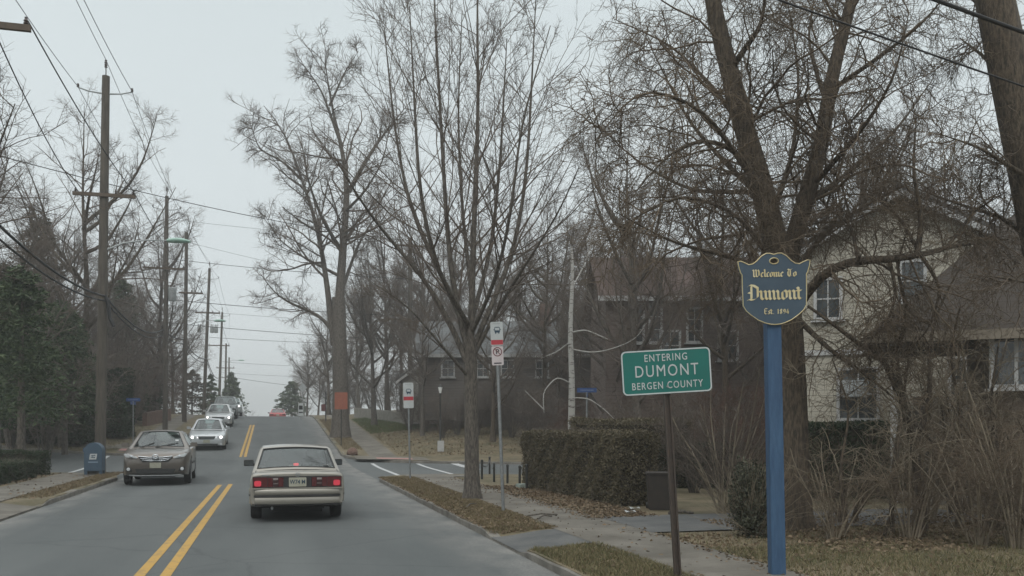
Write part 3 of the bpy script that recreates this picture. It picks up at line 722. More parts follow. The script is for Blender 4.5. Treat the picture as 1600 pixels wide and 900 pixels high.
bush_levels = [dict(n=9, t0=.15, ang=(18, 45), ratio=.45, K=6, wig=.1, up=.03, rr=.55, rmin=.006, slim=.012, lmin=.3, lmax=1.2),
               dict(n=6, t0=.15, ang=(20, 45), ratio=.5, K=5, wig=.1, up=.02, rr=.6, rmin=.004, lmin=.2, lmax=.7)]
VAS = shrub(21, 2.5, 22, 1.1, bush_levels, M['pale_twig'], M['twig'], .018)
x, y = at(1130, 16.8); plant_tree('vase_shrub', VAS, (x, y, g(x, y) - .04), 'grey fan shaped bare shrub between the brown bin and the welcome sign', 'shrub', None, .4, 1.0)
BRU = [shrub(31, 4.6, 13, 1.8, gen_levels[:1] + thick_levels[1:2] + gen_levels[2:], M['bark'], M['twig'], .03), shrub(32, 4.2, 12, 1.7, gen_levels[:1] + thick_levels[1:2] + gen_levels[2:], M['bark'], M['rust_twig'], .03)]
for px, dd, k, s, w in ((228, 66, 0, 1.4, 0), (100, 58, 0, 1.9, 0), (180, 64, 0, 1.8, 0), (130, 45, 0, 1.2, 0), (70, 40, 0, 1.2, 0), (20, 42, 0, 1.5, 0), (120, 50, 0, 1.5, 0), (160, 54, 0, 1.4, 0), (85, 47, 0, 1.3, 0), (205, 58, 0, 1.15, 0), (185, 50, 0, 1.2, 0), (140, 62, 0, 1.6, 0), (50, 52, 0, 1.6, 0)):
    x, y = at(px, dd); plant_tree('overgrown_shrub', BRU[k], (x, y, g(x, y) - .05), 'overgrown grey brown bare shrub behind the dark hedge on the left', 'shrub', 'overgrown shrubs behind the left hedge', random.uniform(0, 6.28), s)
for px, dd, s in ((218, 63, 1.25), (242, 70, 1.2), (268, 80, 1.2)):
    x, y = at(px, dd); plant_tree('rusty_shrub', BRU[1], (x, y, g(x, y) - .05), 'red brown bare shrub beside the left hill pavement', 'shrub', 'red brown shrubs by the left pavement', random.uniform(0, 6.28), s)
for px, dd, s in ((690, 50, .6), (715, 51, .7), (745, 50, .62), (775, 50, .7), (800, 49, .62), (830, 47, .7), (860, 46, .62), (890, 44, .65), (640, 56, .7), (665, 54, .62), (600, 74, 1.0), (625, 70, 1.1), (650, 64, .9), (675, 72, 1.1), (700, 58, .8), (720, 68, 1.1), (742, 56, .8), (765, 66, 1.0), (785, 52, .75), (805, 62, 1.0), (825, 49, .8), (845, 58, .95), (868, 47, .8), (890, 54, .95), (912, 42, .75), (935, 50, .9), (955, 36, .7), (980, 44, .9), (580, 84, 1.1), (560, 90, 1.2), (540, 100, 1.3), (520, 98, 1.2), (985, 30, .65), (1010, 36, .8), (1035, 25, .6), (1055, 40, .9), (1085, 22, .62), (1110, 30, .75), (1150, 34, .8), (1180, 21, .65), (1210, 28, .75), (1245, 32, .8)):
    x, y = at(px, dd); plant_tree('undergrowth_shrub', BRU[0 if px % 2 else 1] if px > 880 else BRU[0], (x, y, g(x, y) - .05), 'low brown bare shrub in the undergrowth in front of the houses', 'shrub', 'low shrubs in the right undergrowth', random.uniform(0, 6.28), s)

# ------------------------------------------------------------------ hedges and evergreens (many small leaf faces through the volume)
def leaves(P, size, squash=1.0, up=0.0, aspect=.5):
    """one small bent leaf quad at every point"""
    n = len(P); a = rng.normal(size=(n, 3)); a[:, 2] = a[:, 2] * squash + up; a /= np.linalg.norm(a, axis=1)[:, None]
    b = rng.normal(size=(n, 3)); b -= a * (a * b).sum(1)[:, None]; b /= np.linalg.norm(b, axis=1)[:, None]
    s = (size * rng.uniform(.6, 1.4, n))[:, None]
    V = np.stack([P - a * s, P - b * s * aspect, P + a * s, P + b * s * aspect], 1).reshape(-1, 3)
    i = np.arange(n)[:, None] * 4 + np.arange(4)[None]
    return V, i
def box_hedge(name, cx, cy, lx, ly, h, rz, leaf, label, n, size=.03, twigs=True, group=None, zb=None):
    z = g(cx, cy) if zb is None else zb
    r = empty(name, (cx, cy, z - .03), rz, label, 'hedge', group)
    # the core follows a slightly wavy box
    b = MB(); nx, ny = max(3, int(lx / .4)), max(3, int(ly / .4))
    b.box((0, 0, h * .47), (lx - .22, ly - .22, h * .94 - .1)); b.build('inner_branches', M['hedge_core'], r)
    # leaves mostly near the skin, a fifth deeper in
    u = rng.uniform(-1, 1, (n, 3)); face = rng.choice(5, n, p=np.array([ly * h, ly * h, lx * h, lx * h, lx * ly]) / (2 * ly * h + 2 * lx * h + lx * ly))
    dep = np.abs(rng.normal(0, .055, n))
    P = np.zeros((n, 3)); P[:, 0] = u[:, 0] * lx / 2; P[:, 1] = u[:, 1] * ly / 2; P[:, 2] = (u[:, 2] + 1) / 2 * h
    wob = lambda p, q: .035 * np.sin(p * 3.1 + q * 1.7) + .03 * np.sin(p * 7.3 + q * 4.1 + 1)
    for f, (ax, sg, L_) in enumerate(((0, -1, lx), (0, 1, lx), (1, -1, ly), (1, 1, ly))):
        k_ = face == f; o = 1 - ax; P[k_, ax] = sg * (L_ / 2 + wob(P[k_, o], P[k_, 2] * 2) - dep[k_])
    k_ = face == 4; P[k_, 2] = h + wob(P[k_, 0], P[k_, 1]) - dep[k_]
    V, F = leaves(P, np.full(n, size)); obj('foliage', raw_mesh('foliage', V, F, leaf), r)
    if twigs:
        m = n // 14; i = rng.integers(0, n, m); d_ = P[i] * [1.0, 1.0, .3] / (np.abs(P[i]).max() + .01) + rng.normal(0, .35, (m, 3)); d_[:, 2] += .35
        Q = polylines(P[i] - d_ * .04, d_, np.full(m, .16), 4, .2, .05); Rr = np.tile(np.linspace(.0035, .0018, 4), (m, 1))
        obj('twigs', raw_mesh('twigs', *tubes(Q, Rr, 3), M['twig']), r)
    return r
# big clipped hedge beside the pavement, runs along the road
box_hedge('hedge', 7.08, 20.1, .95, 6.2, 1.53, R(2.5), M['hedge_brown'], 'big clipped brown olive hedge along the pavement beside the bus stop pole', 62000, .026)
box_hedge('hedge', 9.3, 22.4, 3.2, 1.1, 1.85, R(-15), M['hedge_brown'], 'taller clipped hedge behind the big one, at the foot of the birch', 26000, .028)
x, y = at(1320, 20.5); box_hedge('hedge', x + .3, y, 2.6, 1.0, 1.75, R(-15), M['hedge_green'], 'green hedge in front of the beige house behind the bare thicket', 16000, .035)
x, y = at(1090, 24); box_hedge('hedge', x, y, 3.0, 1.0, 1.2, R(-15), M['hedge_green'], 'low dark hedge behind the brown bin', 12000, .035)
box_hedge('hedge', -7.75, 29.4, 1.0, 4.4, .58, 0, M['hedge_green'], 'low front hedge beside the left pavement near the letterbox', 16000, .028)
box_hedge('hedge', -9.0, 33.4, 3.4, .9, .85, R(-15), M['hedge_green'], 'taller end of the low clipped hedge behind the grey tree trunk', 14000, .028)
x, y = at(148, 49); box_hedge('hedge', x - .6, y, 5.0, 1.6, 3.7, R(-12), M['hedge_green'], 'tall dark green hedge behind the nearest left utility pole', 26000, .07)
x, y = at(60, 44); box_hedge('hedge', x - .5, y, 6.0, 1.6, 2.6, R(-12), M['hedge_green'], 'dark hedge under the evergreens at the left edge', 20000, .07)

def conifer(seed, h, rad, n, leaf, size, power=1.0, droop=.25, base=.06):
    """crown of many sprays set along whorled boughs"""
    r_ = np.random.default_rng(seed); Ps = []
    nb = int(n / 26)
    t = r_.random(nb) ** .8 * (1 - base) + base; az = r_.uniform(0, 6.28, nb); ln = rad * (1.02 - t) ** power * r_.uniform(.55, 1.12, nb) * (1 + .25 * np.sin(az * 3 + seed) * (1 - t))
    for k in range(26):
        u = r_.random(nb) ** .6
        rr = ln * u; z = h * t - droop * ln * u * u + r_.normal(0, .05 * h / 6, nb) + .12 * ln * u
        a2 = az + r_.normal(0, .16, nb)
        Ps.append(np.stack([np.cos(a2) * rr, np.sin(a2) * rr, z], 1))
    P = np.concatenate(Ps); V, F = leaves(P, np.full(len(P), size), .55, -.15, .3)
    b = MB(); b.tube([(0, 0, 0), (0, 0, h * .5), (.05, 0, h * .97)], [h * .022, h * .014, .01], 9)
    return b, raw_mesh('crown', V, F, leaf)
def plant_conifer(px, d, seed, h, rad, n, leaf, size, label, group=None, name='evergreen_tree', **k):
    x, y = at(px, d); r = empty(name, (x, y, g(x, y) - .05), 0, label, 'tree', group)
    b, me = conifer(seed, h, rad, n, leaf, size, **k); b.build('trunk', M['bark'], r, smooth=60); obj('crown', me, r); return r
plant_conifer(-5, 36, 1, 8.2, 3.2, 13000, M['evergreen'], .11, 'darkest broad evergreen at the left edge behind the low hedge', power=.6, base=.2)
plant_conifer(95, 43, 2, 7.0, 2.9, 11000, M['evergreen'], .11, 'dark green pine left of the nearest utility pole with low boughs', power=.55, base=.22)
plant_conifer(62, 50, 3, 12.0, 3.2, 7500, M['bronze'], .14, 'tall bronzed conical evergreen rising above the dark pines', power=.5)
plant_conifer(190, 62, 4, 9.6, 2.2, 5500, M['evergreen'], .15, 'dark evergreen between the first two left poles', power=.4, base=.35)
plant_conifer(212, 60, 5, 3.6, 1.3, 9000, M['hedge_green'], .1, 'rounded dark evergreen bush above the brick garden wall', power=.45, droop=.1, name='evergreen_bush')
plant_conifer(238, 66, 6, 3.4, 1.2, 8000, M['hedge_green'], .1, 'dark evergreen bush between the second pole and the garden wall', power=.45, droop=.1, name='evergreen_bush')
plant_conifer(300, 88, 7, 4.6, 2.4, 2600, M['bronze'], .17, 'dark evergreen beside the third left pole', power=.45, droop=.1)
plant_conifer(330, 96, 8, 5.0, 2.4, 2600, M['evergreen'], .18, 'dark cone shaped evergreen behind the fourth left pole', power=.8)
plant_conifer(362, 112, 9, 7.0, 2.8, 5500, M['evergreen'], .2, 'evergreen standing above the far queue of cars', power=.7)
plant_conifer(456, 118, 10, 6.4, 3.2, 3600, M['evergreen'], .2, 'ragged evergreen right of the crest of the road', power=.5, base=.25)
x, y = at(1176, 13.2); r = empty('evergreen_bush', (x, y, g(x, y) - .04), 0, 'dense dark green upright bush behind the blue sign post', 'bush')
n = 8500; u = rng.normal(size=(n, 3)); u /= np.linalg.norm(u, axis=1)[:, None]; q = rng.random(n) ** .4 * (1 + .22 * np.sin(u[:, 0] * 5 + 1) * np.sin(u[:, 2] * 6) + .12 * np.sin(u[:, 1] * 11 + u[:, 2] * 9))
P = u * q[:, None] * [.34, .34, .62]; P[:, 2] += .55; P = P[P[:, 2] > .02]
obj('foliage', raw_mesh('foliage', *leaves(P, np.full(len(P), .024)), M['bush_green']), r)
b = MB(); b.tube([(0, 0, 0), (0, 0, .6)], [.03, .015], 7); b.build('stem', M['bark'], r)
m_ = 260; Q = polylines(np.tile([[0, 0, .08]], (m_, 1)) + rng.normal(0, .05, (m_, 3)), rng.normal(0, .42, (m_, 3)) + [0, 0, 1], rng.uniform(.6, 1.3, m_), 7, .12, .0)
obj('twigs', raw_mesh('twigs', *tubes(Q, np.tile(np.linspace(.005, .002, 7), (m_, 1)), 3), M['pale_twig']), r)

# grey trunks standing in the left hedges
def trunk_tree(px, d, h, r0, k, label):
    x, y = at(px, d); plant_tree('bare_tree', GEN[k], (x, y, g(x, y) - .05), label, 'tree', None, random.uniform(0, 6), h / 18, None).scale = (r0 / .34, r0 / .34, h / 18)
plant_conifer(33, 30.2, 21, 7.0, 2.4, 10000, M['evergreen'], .085, 'evergreen with a bare grey trunk standing in the low clipped hedge', power=.5, base=.30)
plant_conifer(101, 41, 22, 6.6, 2.5, 9000, M['evergreen'], .1, 'evergreen with a bare grey trunk left of the letterbox', power=.5, base=.30)

# ------------------------------------------------------------------ houses
def siding(name, c, pitch=.16, rough=.7):
    m = mat(name, c, rough, tuple(v * .82 for v in c), .8, 5)
    n = m.node_tree.nodes; l = m.node_tree.links; b = n['Principled BSDF']
    tc = n.new('ShaderNodeTexCoord'); sp = n.new('ShaderNodeSeparateXYZ'); l.new(tc.outputs['Object'], sp.inputs[0])
    d = n.new('ShaderNodeMath'); d.operation = 'DIVIDE'; d.inputs[1].default_value = pitch; l.new(sp.outputs[2], d.inputs[0])
    f = n.new('ShaderNodeMath'); f.operation = 'FRACT'; l.new(d.outputs[0], f.inputs[0])
    bp = n.new('ShaderNodeBump'); bp.inputs['Distance'].default_value = .03; bp.inputs['Strength'].default_value = 1; bp.invert = True
    l.new(f.outputs[0], bp.inputs['Height']); l.new(bp.outputs[0], b.inputs['Normal'])
    src = b.inputs['Base Color'].links[0].from_socket
    g_ = n.new('ShaderNodeMath'); g_.operation = 'LESS_THAN'; g_.inputs[1].default_value = .1; l.new(f.outputs[0], g_.inputs[0])
    x = n.new('ShaderNodeMix'); x.data_type = 'RGBA'; l.new(g_.outputs[0], x.inputs[0]); l.new(src, x.inputs[6]); x.inputs[7].default_value = (*[v * .55 for v in c], 1)
    l.new(x.outputs[2], b.inputs['Base Color']); return m
M['beige'] = siding('beige lap siding', (.36, .335, .27)); M['brown_wall'] = mat('brown shingle wall', (.06, .047, .036), .9, (.09, .07, .05), 6, squash=(1, 1, 4))
M['red_wall'] = siding('dull brown siding', (.12, .09, .075)); M['grey_wall'] = siding('grey brown siding', (.115, .098, .084))
M['roof_brown'] = siding('brown roof shingles', (.036, .027, .02), .13, .95)
M['roof_red'] = siding('red brown roof shingles', (.07, .043, .034), .14, .95)
M['roof_grey'] = siding('grey roof shingles', (.14, .148, .15), .14, .95)
M['roof_dark'] = mat('dark grey roof shingles', (.085, .082, .08), .95, (.12, .115, .11), 3, 6)
M['trim'] = mat('white trim', (.45, .45, .44), .6, (.38, .38, .37), 3)
M['pane'] = mat('window pane', (.035, .042, .045), .06, (.06, .07, .075), 1.2, spec=.8)
M['brick'] = mat('red brown brick', (.11, .065, .05), .95, (.16, .1, .075), 7, 3)
M['stone'] = mat('pale stone wall', (.26, .25, .22), .95, (.19, .18, .155), 3, 6, bump=.4)
def window(parent, cx, y, cz, w, h, cols=2, rows=2, name='window'):
    """white frame proud of the wall with the pane set behind its bars"""
    f = MB(); t = .09
    for a, b_, c_, d_ in ((cx - w / 2, cz, t, h + t), (cx + w / 2, cz, t, h + t)): f.box((a, y - .03, b_), (c_, .09, d_))
    for zz in (cz - h / 2, cz + h / 2): f.box((cx, y - .03, zz), (w - t, .09, t))
    for i in range(1, cols): f.box((cx - w / 2 + w * i / cols, y - .025, cz), (.035 if cols < 4 else .07, .05, h - t))
    for i in range(1, rows): f.box((cx, y - .022, cz - h / 2 + h * i / rows), (w - t, .044, .04))
    f.box((cx, y - .06, cz - h / 2 - t / 2 - .02), (w + .25, .14, .05))
    o = f.build(name, M['trim'], parent)
    p = MB(); p.box((cx, y - .006, cz), (w - t - .004, .02, h - t - .004)); p.build('pane', M['pane'], o); return o
def gable_house(name, px, d, w, dep, eave, peak, wall, roof, label, zg=None, rz=-YAW, over=.35, ridge='y', z0=None):
    """local x runs across the picture, front wall at y = 0, ground z = 0"""
    x, y = at(px, d); z = g(x, y) if z0 is None else z0
    r = empty(name, (x, y, z - .1), rz, label, 'house')
    if ridge == 'y':
        b = MB(); b.prism([(-w / 2, 0), (w / 2, 0), (w / 2, eave), (0, peak), (-w / 2, eave)], 0, dep); b.build('wall', wall, r)
        s = (peak - eave) / (w / 2); t = .16; b = MB()
        for sg in (-1, 1):
            p = [(0, peak + .02), (sg * (w / 2 + over), eave - s * over + .02), (sg * (w / 2 + over), eave - s * over + .02 + t), (0, peak + .02 + t)]
            b.prism(p, -over, dep + over)
        rf = b.build('roof', roof, r)
        b = MB()
        for sg in (-1, 1):
            p = [(0, peak - .16), (sg * (w / 2 + over), eave - s * over - .16), (sg * (w / 2 + over), eave - s * over + .018), (0, peak + .018)]
            b.prism(p, -over - .012, -over + .05)
        b.build('rake_board', M['trim'], rf)
    else:
        b = MB(); b.box((0, dep / 2, eave / 2), (w, dep, eave))
        n = len(b.v); yy = dep / 2
        b.add([(-w / 2, 0, eave), (-w / 2, dep, eave), (-w / 2, yy, peak), (w / 2, 0, eave), (w / 2, dep, eave), (w / 2, yy, peak)], [(0, 2, 1), (3, 4, 5)])
        b.build('wall', wall, r, fix=False)
        s = (peak - eave) / yy; t = .16; b = MB(); X = w / 2 + over
        for q in ((-over, eave - s * over, yy, peak), (dep + over, eave - s * over, yy, peak)):
            y0, z0_, y1, z1 = q
            vs = [(-X, y0, z0_ + .02), (X, y0, z0_ + .02), (X, y1, z1 + .02), (-X, y1, z1 + .02)]
            vs += [(a, b_, c_ + t) for a, b_, c_ in vs]
            b.add(vs, [(0, 1, 2, 3), (7, 6, 5, 4), (0, 4, 5, 1), (1, 5, 6, 2), (3, 2, 6, 7), (0, 3, 7, 4)])
        rf = b.build('roof', roof, r)
        b = MB(); b.box((0, -over - .03, eave - s * over + .09), (2 * X, .05, .2)); b.build('fascia', M['trim'], rf)
    return r
# beige two storey house, gable to the street
dh = 26.0
hb = gable_house('beige_house', 1405, dh, 6.4, 9, 6.6, 8.45, M['beige'], M['roof_dark'], 'beige two storey house with a white trimmed gable behind the thicket', z0=.2, rz=-YAW - R(20))
def hx(px, d=dh, c=1405): return (px - c) / 1400 * d
def hz(py, d=dh, base=.1): return zat(py, d) - base
window(hb, hx(1300), 0, hz(462), .72, 1.2, 2, 2); window(hb, hx(1424), 0, hz(440), .66, 1.15, 1, 2)
window(hb, hx(1345), 0, hz(615), 1.1, 1.5, 2, 2); window(hb, hx(1500), 0, hz(600), .9, 1.4, 2, 2)
b = MB(); b.box((hx(1320), -.02, hz(548)), (hx(1400) - hx(1260), .07, .16)); b.build('band_board', M['trim'], hb)
b = MB(); b.box((hx(1450), -.02, 1.45), (.95, .08, 2.1)); dr = b.build('door', mat('dark house door', (.07, .06, .055), .5), hb)
b = MB(); b.lathe([(0, 0), (.03, .0), (.03, .03), (0, .04)], 10, 'y', (hx(1450) + .36, -.1, 1.4)); b.build('handle', M['steel'], dr)
b = MB()
for i in range(4): b.box((hx(1450), -.3 - .3 * i, .42 - .1 * i - .02), (1.7, .3, .82 - .2 * i - .04))
b.build('steps', M['concrete'], hb)
for sg in (-1, 1):
    b = MB()
    for i in range(3): b.tube([(hx(1450) + sg * .8, -.2 - .4 * i, .8 - .25 * i), (hx(1450) + sg * .8, -.2 - .4 * i, 1.7 - .25 * i)], .018, 6)
    b.tube([(hx(1450) + sg * .8, -.2, 1.7), (hx(1450) + sg * .8, -1.0, 1.2)], .022, 6); b.build('handrail', M['black_metal'], hb)
b = MB(); b.box((hx(1340), -.25, hz(607)), (.75, .42, .5)); b.build('air_conditioner', M['grey_metal'], hb, bevel=.02)
# brown low house at the right edge, hipped roof
d2 = 19.0; x, y = at(1385, d2)
rr = empty('brown_house', (x, y, .02), -YAW - R(22.7), 'low dark brown house with a steep shingled roof and white window at right', 'house')
W2, D2, E2, P2 = 11.5, 6.4, 3.65, 6.85
b = MB(); b.box((W2 / 2 + 1.0, D2 / 2, E2 / 2), (W2 - 2.0, D2, E2)); b.build('wall', M['brown_wall'], rr)
b = MB(); b.box((.15, .15, E2 / 2), (.14, .14, E2)); b.build('porch_post', M['trim'], rr)
b = MB(); b.box((1.0, 1.3, .12), (2.0, 2.4, .3)); b.build('porch_floor', M['concrete'], rr)
b = MB(); o = .4
vs = [(-o, -o, E2), (W2 + o, -o, E2), (W2 + o, D2 + o, E2), (-o, D2 + o, E2), (2.95, D2 / 2, P2), (W2 - 3.2, D2 / 2, P2)]
vs2 = [(a, b_, c_ + .0) for a, b_, c_ in vs]
b.add(vs2, [(0, 1, 5, 4), (1, 2, 5), (2, 3, 4, 5), (3, 0, 4), (3, 2, 1, 0)]); rf = b.build('roof', M['roof_brown'], rr)
b = MB(); b.box((W2 / 2, -o - .02, E2 - .08), (W2 + 2 * o, .05, .2)); b.box((-o - .02, D2 / 2, E2 - .08), (.05, D2 + 2 * o, .2)); b.build('fascia', mat('dull gutter board', (.2, .17, .13), .7), rf)
cx2 = 2.85; window(rr, cx2, 0, zat(562, 17.9) + .1, 1.75, 1.3, 4, 1)
# red brown house seen through the trees
h3 = gable_house('red_roof_house', 1075, 37, 6.8, 7, 6.8, 8.9, M['red_wall'], M['roof_red'], 'red brown roofed house half hidden by branches above the green sign', z0=.4, ridge='x')
for px in (996, 1024): window(h3, (px - 1075) / 1400 * 37, 0, zat(505, 37) - .3, .5, 1.6, 1, 3)
for px in (1040, 1130): window(h3, (px - 1068) / 1400 * 37, 0, zat(540, 37) - .3, .8, 1.2, 2, 2)
window(h3, (1085 - 1075) / 1400 * 37, 0, zat(508, 37) - .3, .6, 1.4, 2, 3)
# long grey roofed house up the hill
h4 = gable_house('grey_roof_house', 790, 54, 10.5, 7, zat(553, 54) - 2.1, zat(496, 54) - 2.1, M['grey_wall'], M['roof_grey'], 'long grey roofed house with small white windows behind the street tree', z0=2.2, ridge='x')
for px in (755, 793, 847, 700): window(h4, (px - 790) / 1400 * 54, 0, zat(576, 54) - 2.1, .75, 1.0, 2, 2)
b = MB(); b.box((2.5, 3.2, zat(485, 54) - 2.1), (.7, .7, 1.6)); b.build('chimney', M['brick'], [c for c in children(h4) if c.name.startswith('roof')][0])
h5 = gable_house('pale_house', 660, 58, 2.6, 4, 3.0, 4.0, siding('pale siding', (.3, .29, .26)), M['roof_dark'], 'small pale house wall left of the grey roofed house', z0=2.0)
window(h5, .3, 0, 1.9, .7, .9)
h7 = gable_house('brick_house', -30, 62, 9, 8, 5.2, 7.4, M['brick'], M['roof_dark'], 'brick house hidden behind the evergreens at the left edge', z0=1.6, ridge='x')
window(h7, 1, 0, 2.0, 1.1, 1.4); window(h7, 3, 0, 2.0, 1.1, 1.4)

# garden walls
def wall_line(name, p, q, h, t, m, label):
    p = Vector(p); q = Vector(q); n = 10; c0 = (p + q) / 2; zz = g(c0.x, c0.y)
    b = MB(); dv = (q - p); dv.normalize(); nv = Vector((-dv.y, dv.x)) * t / 2; rows = []
    for i in range(n + 1):
        u = p.lerp(q, i / n); z = g(u.x, u.y)
        rows.append([(u.x - nv.x, u.y - nv.y, z - .2), (u.x - nv.x, u.y - nv.y, z + h), (u.x + nv.x, u.y + nv.y, z + h), (u.x + nv.x, u.y + nv.y, z - .2)])
    b.grid(rows); b.f += [(3, 2, 1, 0), tuple(n * 4 + k for k in range(4))]
    return tag(b.build(name, m), label, 'wall')
wall_line('garden_wall', (*at(226, 58),), (*at(264, 64),), .85, .3, M['brick'], 'low red brown brick garden wall beside the left pavement')
wall_line('retaining_wall', (*at(556, 72),), (*at(645, 60),), .75, .3, M['stone'], 'low pale stone retaining wall along the lawn beyond the old tree')

# ------------------------------------------------------------------ utility poles
def pole(px, d, ytop, label, lean=0, r0=.155, group='utility poles along the left kerb'):
    x, y = at(px, d); z = g(x, y); h = zat(ytop, d) - z
    r = empty('utility_pole', (x, y, z - .05), 0, label, 'utility pole', group)
    b = MB(); b.tube([(0, 0, 0), (lean * .5, 0, h * .5), (lean, 0, h)], [r0, r0 * .85, r0 * .68], 12); b.build('pole', M['wood_pole'], r, smooth=50)
    return r, h
def ax(r, h, lean, z): return lean * z / h
def arm(r, z, x0, x1, x=0, ins=(), t=.1, brace=True):
    b = MB(); b.box(((x0 + x1) / 2, -.17, z), (x1 - x0, .09, t + .02))
    if brace:
        for s in (-1, 1):
            e_ = x + s * min(.6, abs((x1 if s > 0 else x0) - x) * .7); b.tube([(e_, -.17, z - .06), (x, -.14, z - .5)], .012, 5)
    o = b.build('crossarm', M['arm_wood'], r)
    for i in ins:
        c = MB(); c.lathe([(.012, -.02), (.02, .02), (.055, .04), (.03, .07), (.05, .09), (.025, .13), (.03, .16), (0, .17)], 9, 'z', (i, -.17, z + t / 2)); c.build('insulator', M['ceramic'], o)
    return o
def davit(r, x, z, half):
    b = MB()
    for s in (-1, 1): b.tube([(x + s * .1, -.02, z), (x + s * half * .6, -.05, z + .03), (x + s * half, -.08, z + .12)], [.03, .025, .022], 6)
    o = b.build('bracket', M['grey_metal'], r)
    for s in (-1, 1):
        c = MB(); c.lathe([(.015, 0), (.05, .02), (.03, .05), (.05, .07), (.03, .1), (.045, .12), (0, .15)], 9, 'z', (x + s * half, -.08, z + .12)); c.build('insulator', M['ceramic'], o)
def topinsulator(r, x, h):
    c = MB(); c.tube([(x, 0, h - .1), (x, 0, h + .5)], .02, 6); c.lathe([(.03, .3), (.06, .32), (.03, .37), (.06, .39), (.03, .45), (.06, .47), (.03, .53), (.05, .56), (0, .6)], 9, 'z', (x, 0, h)); c.build('insulator', M['ceramic'], r)
def cobra(r, x, z, reach, rise, glass=True):
    b = MB(); b.tube([(x + .1, -.05, z), (x + reach * .3, -.08, z + rise * .62), (x + reach * .65, -.1, z + rise * .95), (x + reach, -.1, z + rise)], [.032, .03, .026, .024], 8)
    o = b.build('lamp_bracket', M['grey_metal'], r, smooth=50)
    n = 9; rows = []
    for i in range(n):
        u = i / (n - 1); w = .16 * math.sin(math.pi * min(1, .12 + u * .86)) ** .6 + .015; zc = .03 * math.sin(math.pi * u)
        rows.append([(x + reach - .1 + u * .8, -.1 + math.cos(a) * w, z + rise + zc + math.sin(a) * w * (.5 if math.sin(a) > 0 else .62)) for a in np.linspace(0, 2 * math.pi, 13)[:-1]])
        rows[-1].append(rows[-1][0])
    b = MB(); b.grid(rows); b.build('lamp_head', M['lamp_green'], o, smooth=60)
def can(r, x, z, rad, h, m=None, y=-.0):
    b = MB(); b.lathe([(0, h), (rad * .6, h), (rad, h - .05), (rad, .04), (rad * .9, 0), (0, 0)], 16, 'z', (x, y, z)); o = b.build('transformer', m or M['grey_metal'], r, smooth=40)
    b = MB()
    for s in (-1, 1): b.lathe([(.03, 0), (.05, .03), (.03, .06), (.05, .09), (.025, .15), (0, .16)], 8, 'z', (x + s * rad * .45, y, z + h))
    b.build('bushing', M['ceramic'], o)
P0, h0 = pole(-72, 17.0, -380, 'nearest utility pole just outside the left edge, only its crossarm tip in view'); arm(P0, zat(38, 17) - P0.location.z, -1.3, 1.36, 0, (-1.2, -.6, .6, 1.28))
topinsulator(P0, 0, h0); davit(P0, 0, h0 - 1.4, .9)
P1, h1 = pole(156, 31.6, 116, 'tall near utility pole with a street lamp arm behind the blue letterbox', .2, .19); z_ = lambda py, d, r: zat(py, d) - r.location.z
topinsulator(P1, .2, h1); davit(P1, .19, z_(146, 31.6, P1), .88); arm(P1, z_(306, 31.6, P1), -.85, 1.2, .14, (-.75, .55, 1.12)); cobra(P1, .13, z_(390, 31.6, P1), 2.2, .42)
b = MB(); b.tube([(.2, -.2, z_(462, 31.6, P1)), (.3, -.22, z_(475, 31.6, P1)), (.36, -.22, z_(498, 31.6, P1)), (.5, -.22, z_(510, 31.6, P1))], [.05, .075, .06, .07], 7); b.build('cable_splice', M['wire'], P1, smooth=60)
P2_, h2 = pole(258, 56, 305, 'second utility pole on the left with a grey transformer can', .1, .16)
topinsulator(P2_, .1, h2); davit(P2_, .1, z_(328, 56, P2_), .8); arm(P2_, z_(420, 56, P2_), -1.3, 1.2, .07, (-1.2, -.6, .6, 1.1)); can(P2_, .42, z_(470, 56, P2_), .24, .85)
P3, h3_ = pole(288, 63, 362, 'third utility pole on the left with a short crossarm and lamp arm', .15, .16)
arm(P3, z_(458, 63, P3), -.35, 1.25, .1, (.5, 1.15)); cobra(P3, .1, z_(510, 63, P3), 2.0, .45)
P4, h4_ = pole(318, 81, 418, 'fourth utility pole, leaning, with three transformer cans', .52, .165)
topinsulator(P4, .52, h4_); davit(P4, .46, z_(436, 81, P4), .85); arm(P4, z_(489, 81, P4), -.7, 1.45, .36, (-.6, -.1, .8, 1.35))
for q in (-.35, .75, 1.1): can(P4, q, z_(520, 81, P4), .17, .6, y=-.22)
P5, h5_ = pole(341, 106, 487, 'fifth utility pole above the queue of cars', .45, .17); topinsulator(P5, .45, h5_); davit(P5, .42, z_(494, 106, P5), .85); arm(P5, z_(540, 106, P5), -1.1, 1.3, .3, (-1, 1.2))
P6, h6_ = pole(351, 124, 536, 'sixth utility pole beyond the crest', .2, .17); arm(P6, z_(575, 124, P6), -1.1, 1.3, .1, (-1, 1.2)); cobra(P6, .15, z_(566, 124, P6), 1.8, .3)
P7, h7_ = pole(357, 150, 558, 'farthest utility pole beyond the crest', .1, .17); arm(P7, z_(590, 150, P7), -1.1, 1.2, .1, (-1, 1.1))
P8, h8_ = pole(641, 60, 372, 'weathered utility pole among the trees right of the hill road', .0, .19, 'utility pole among the right hand trees'); arm(P8, h8_ - .5, -1.1, 1.1, 0, (-1, 1))

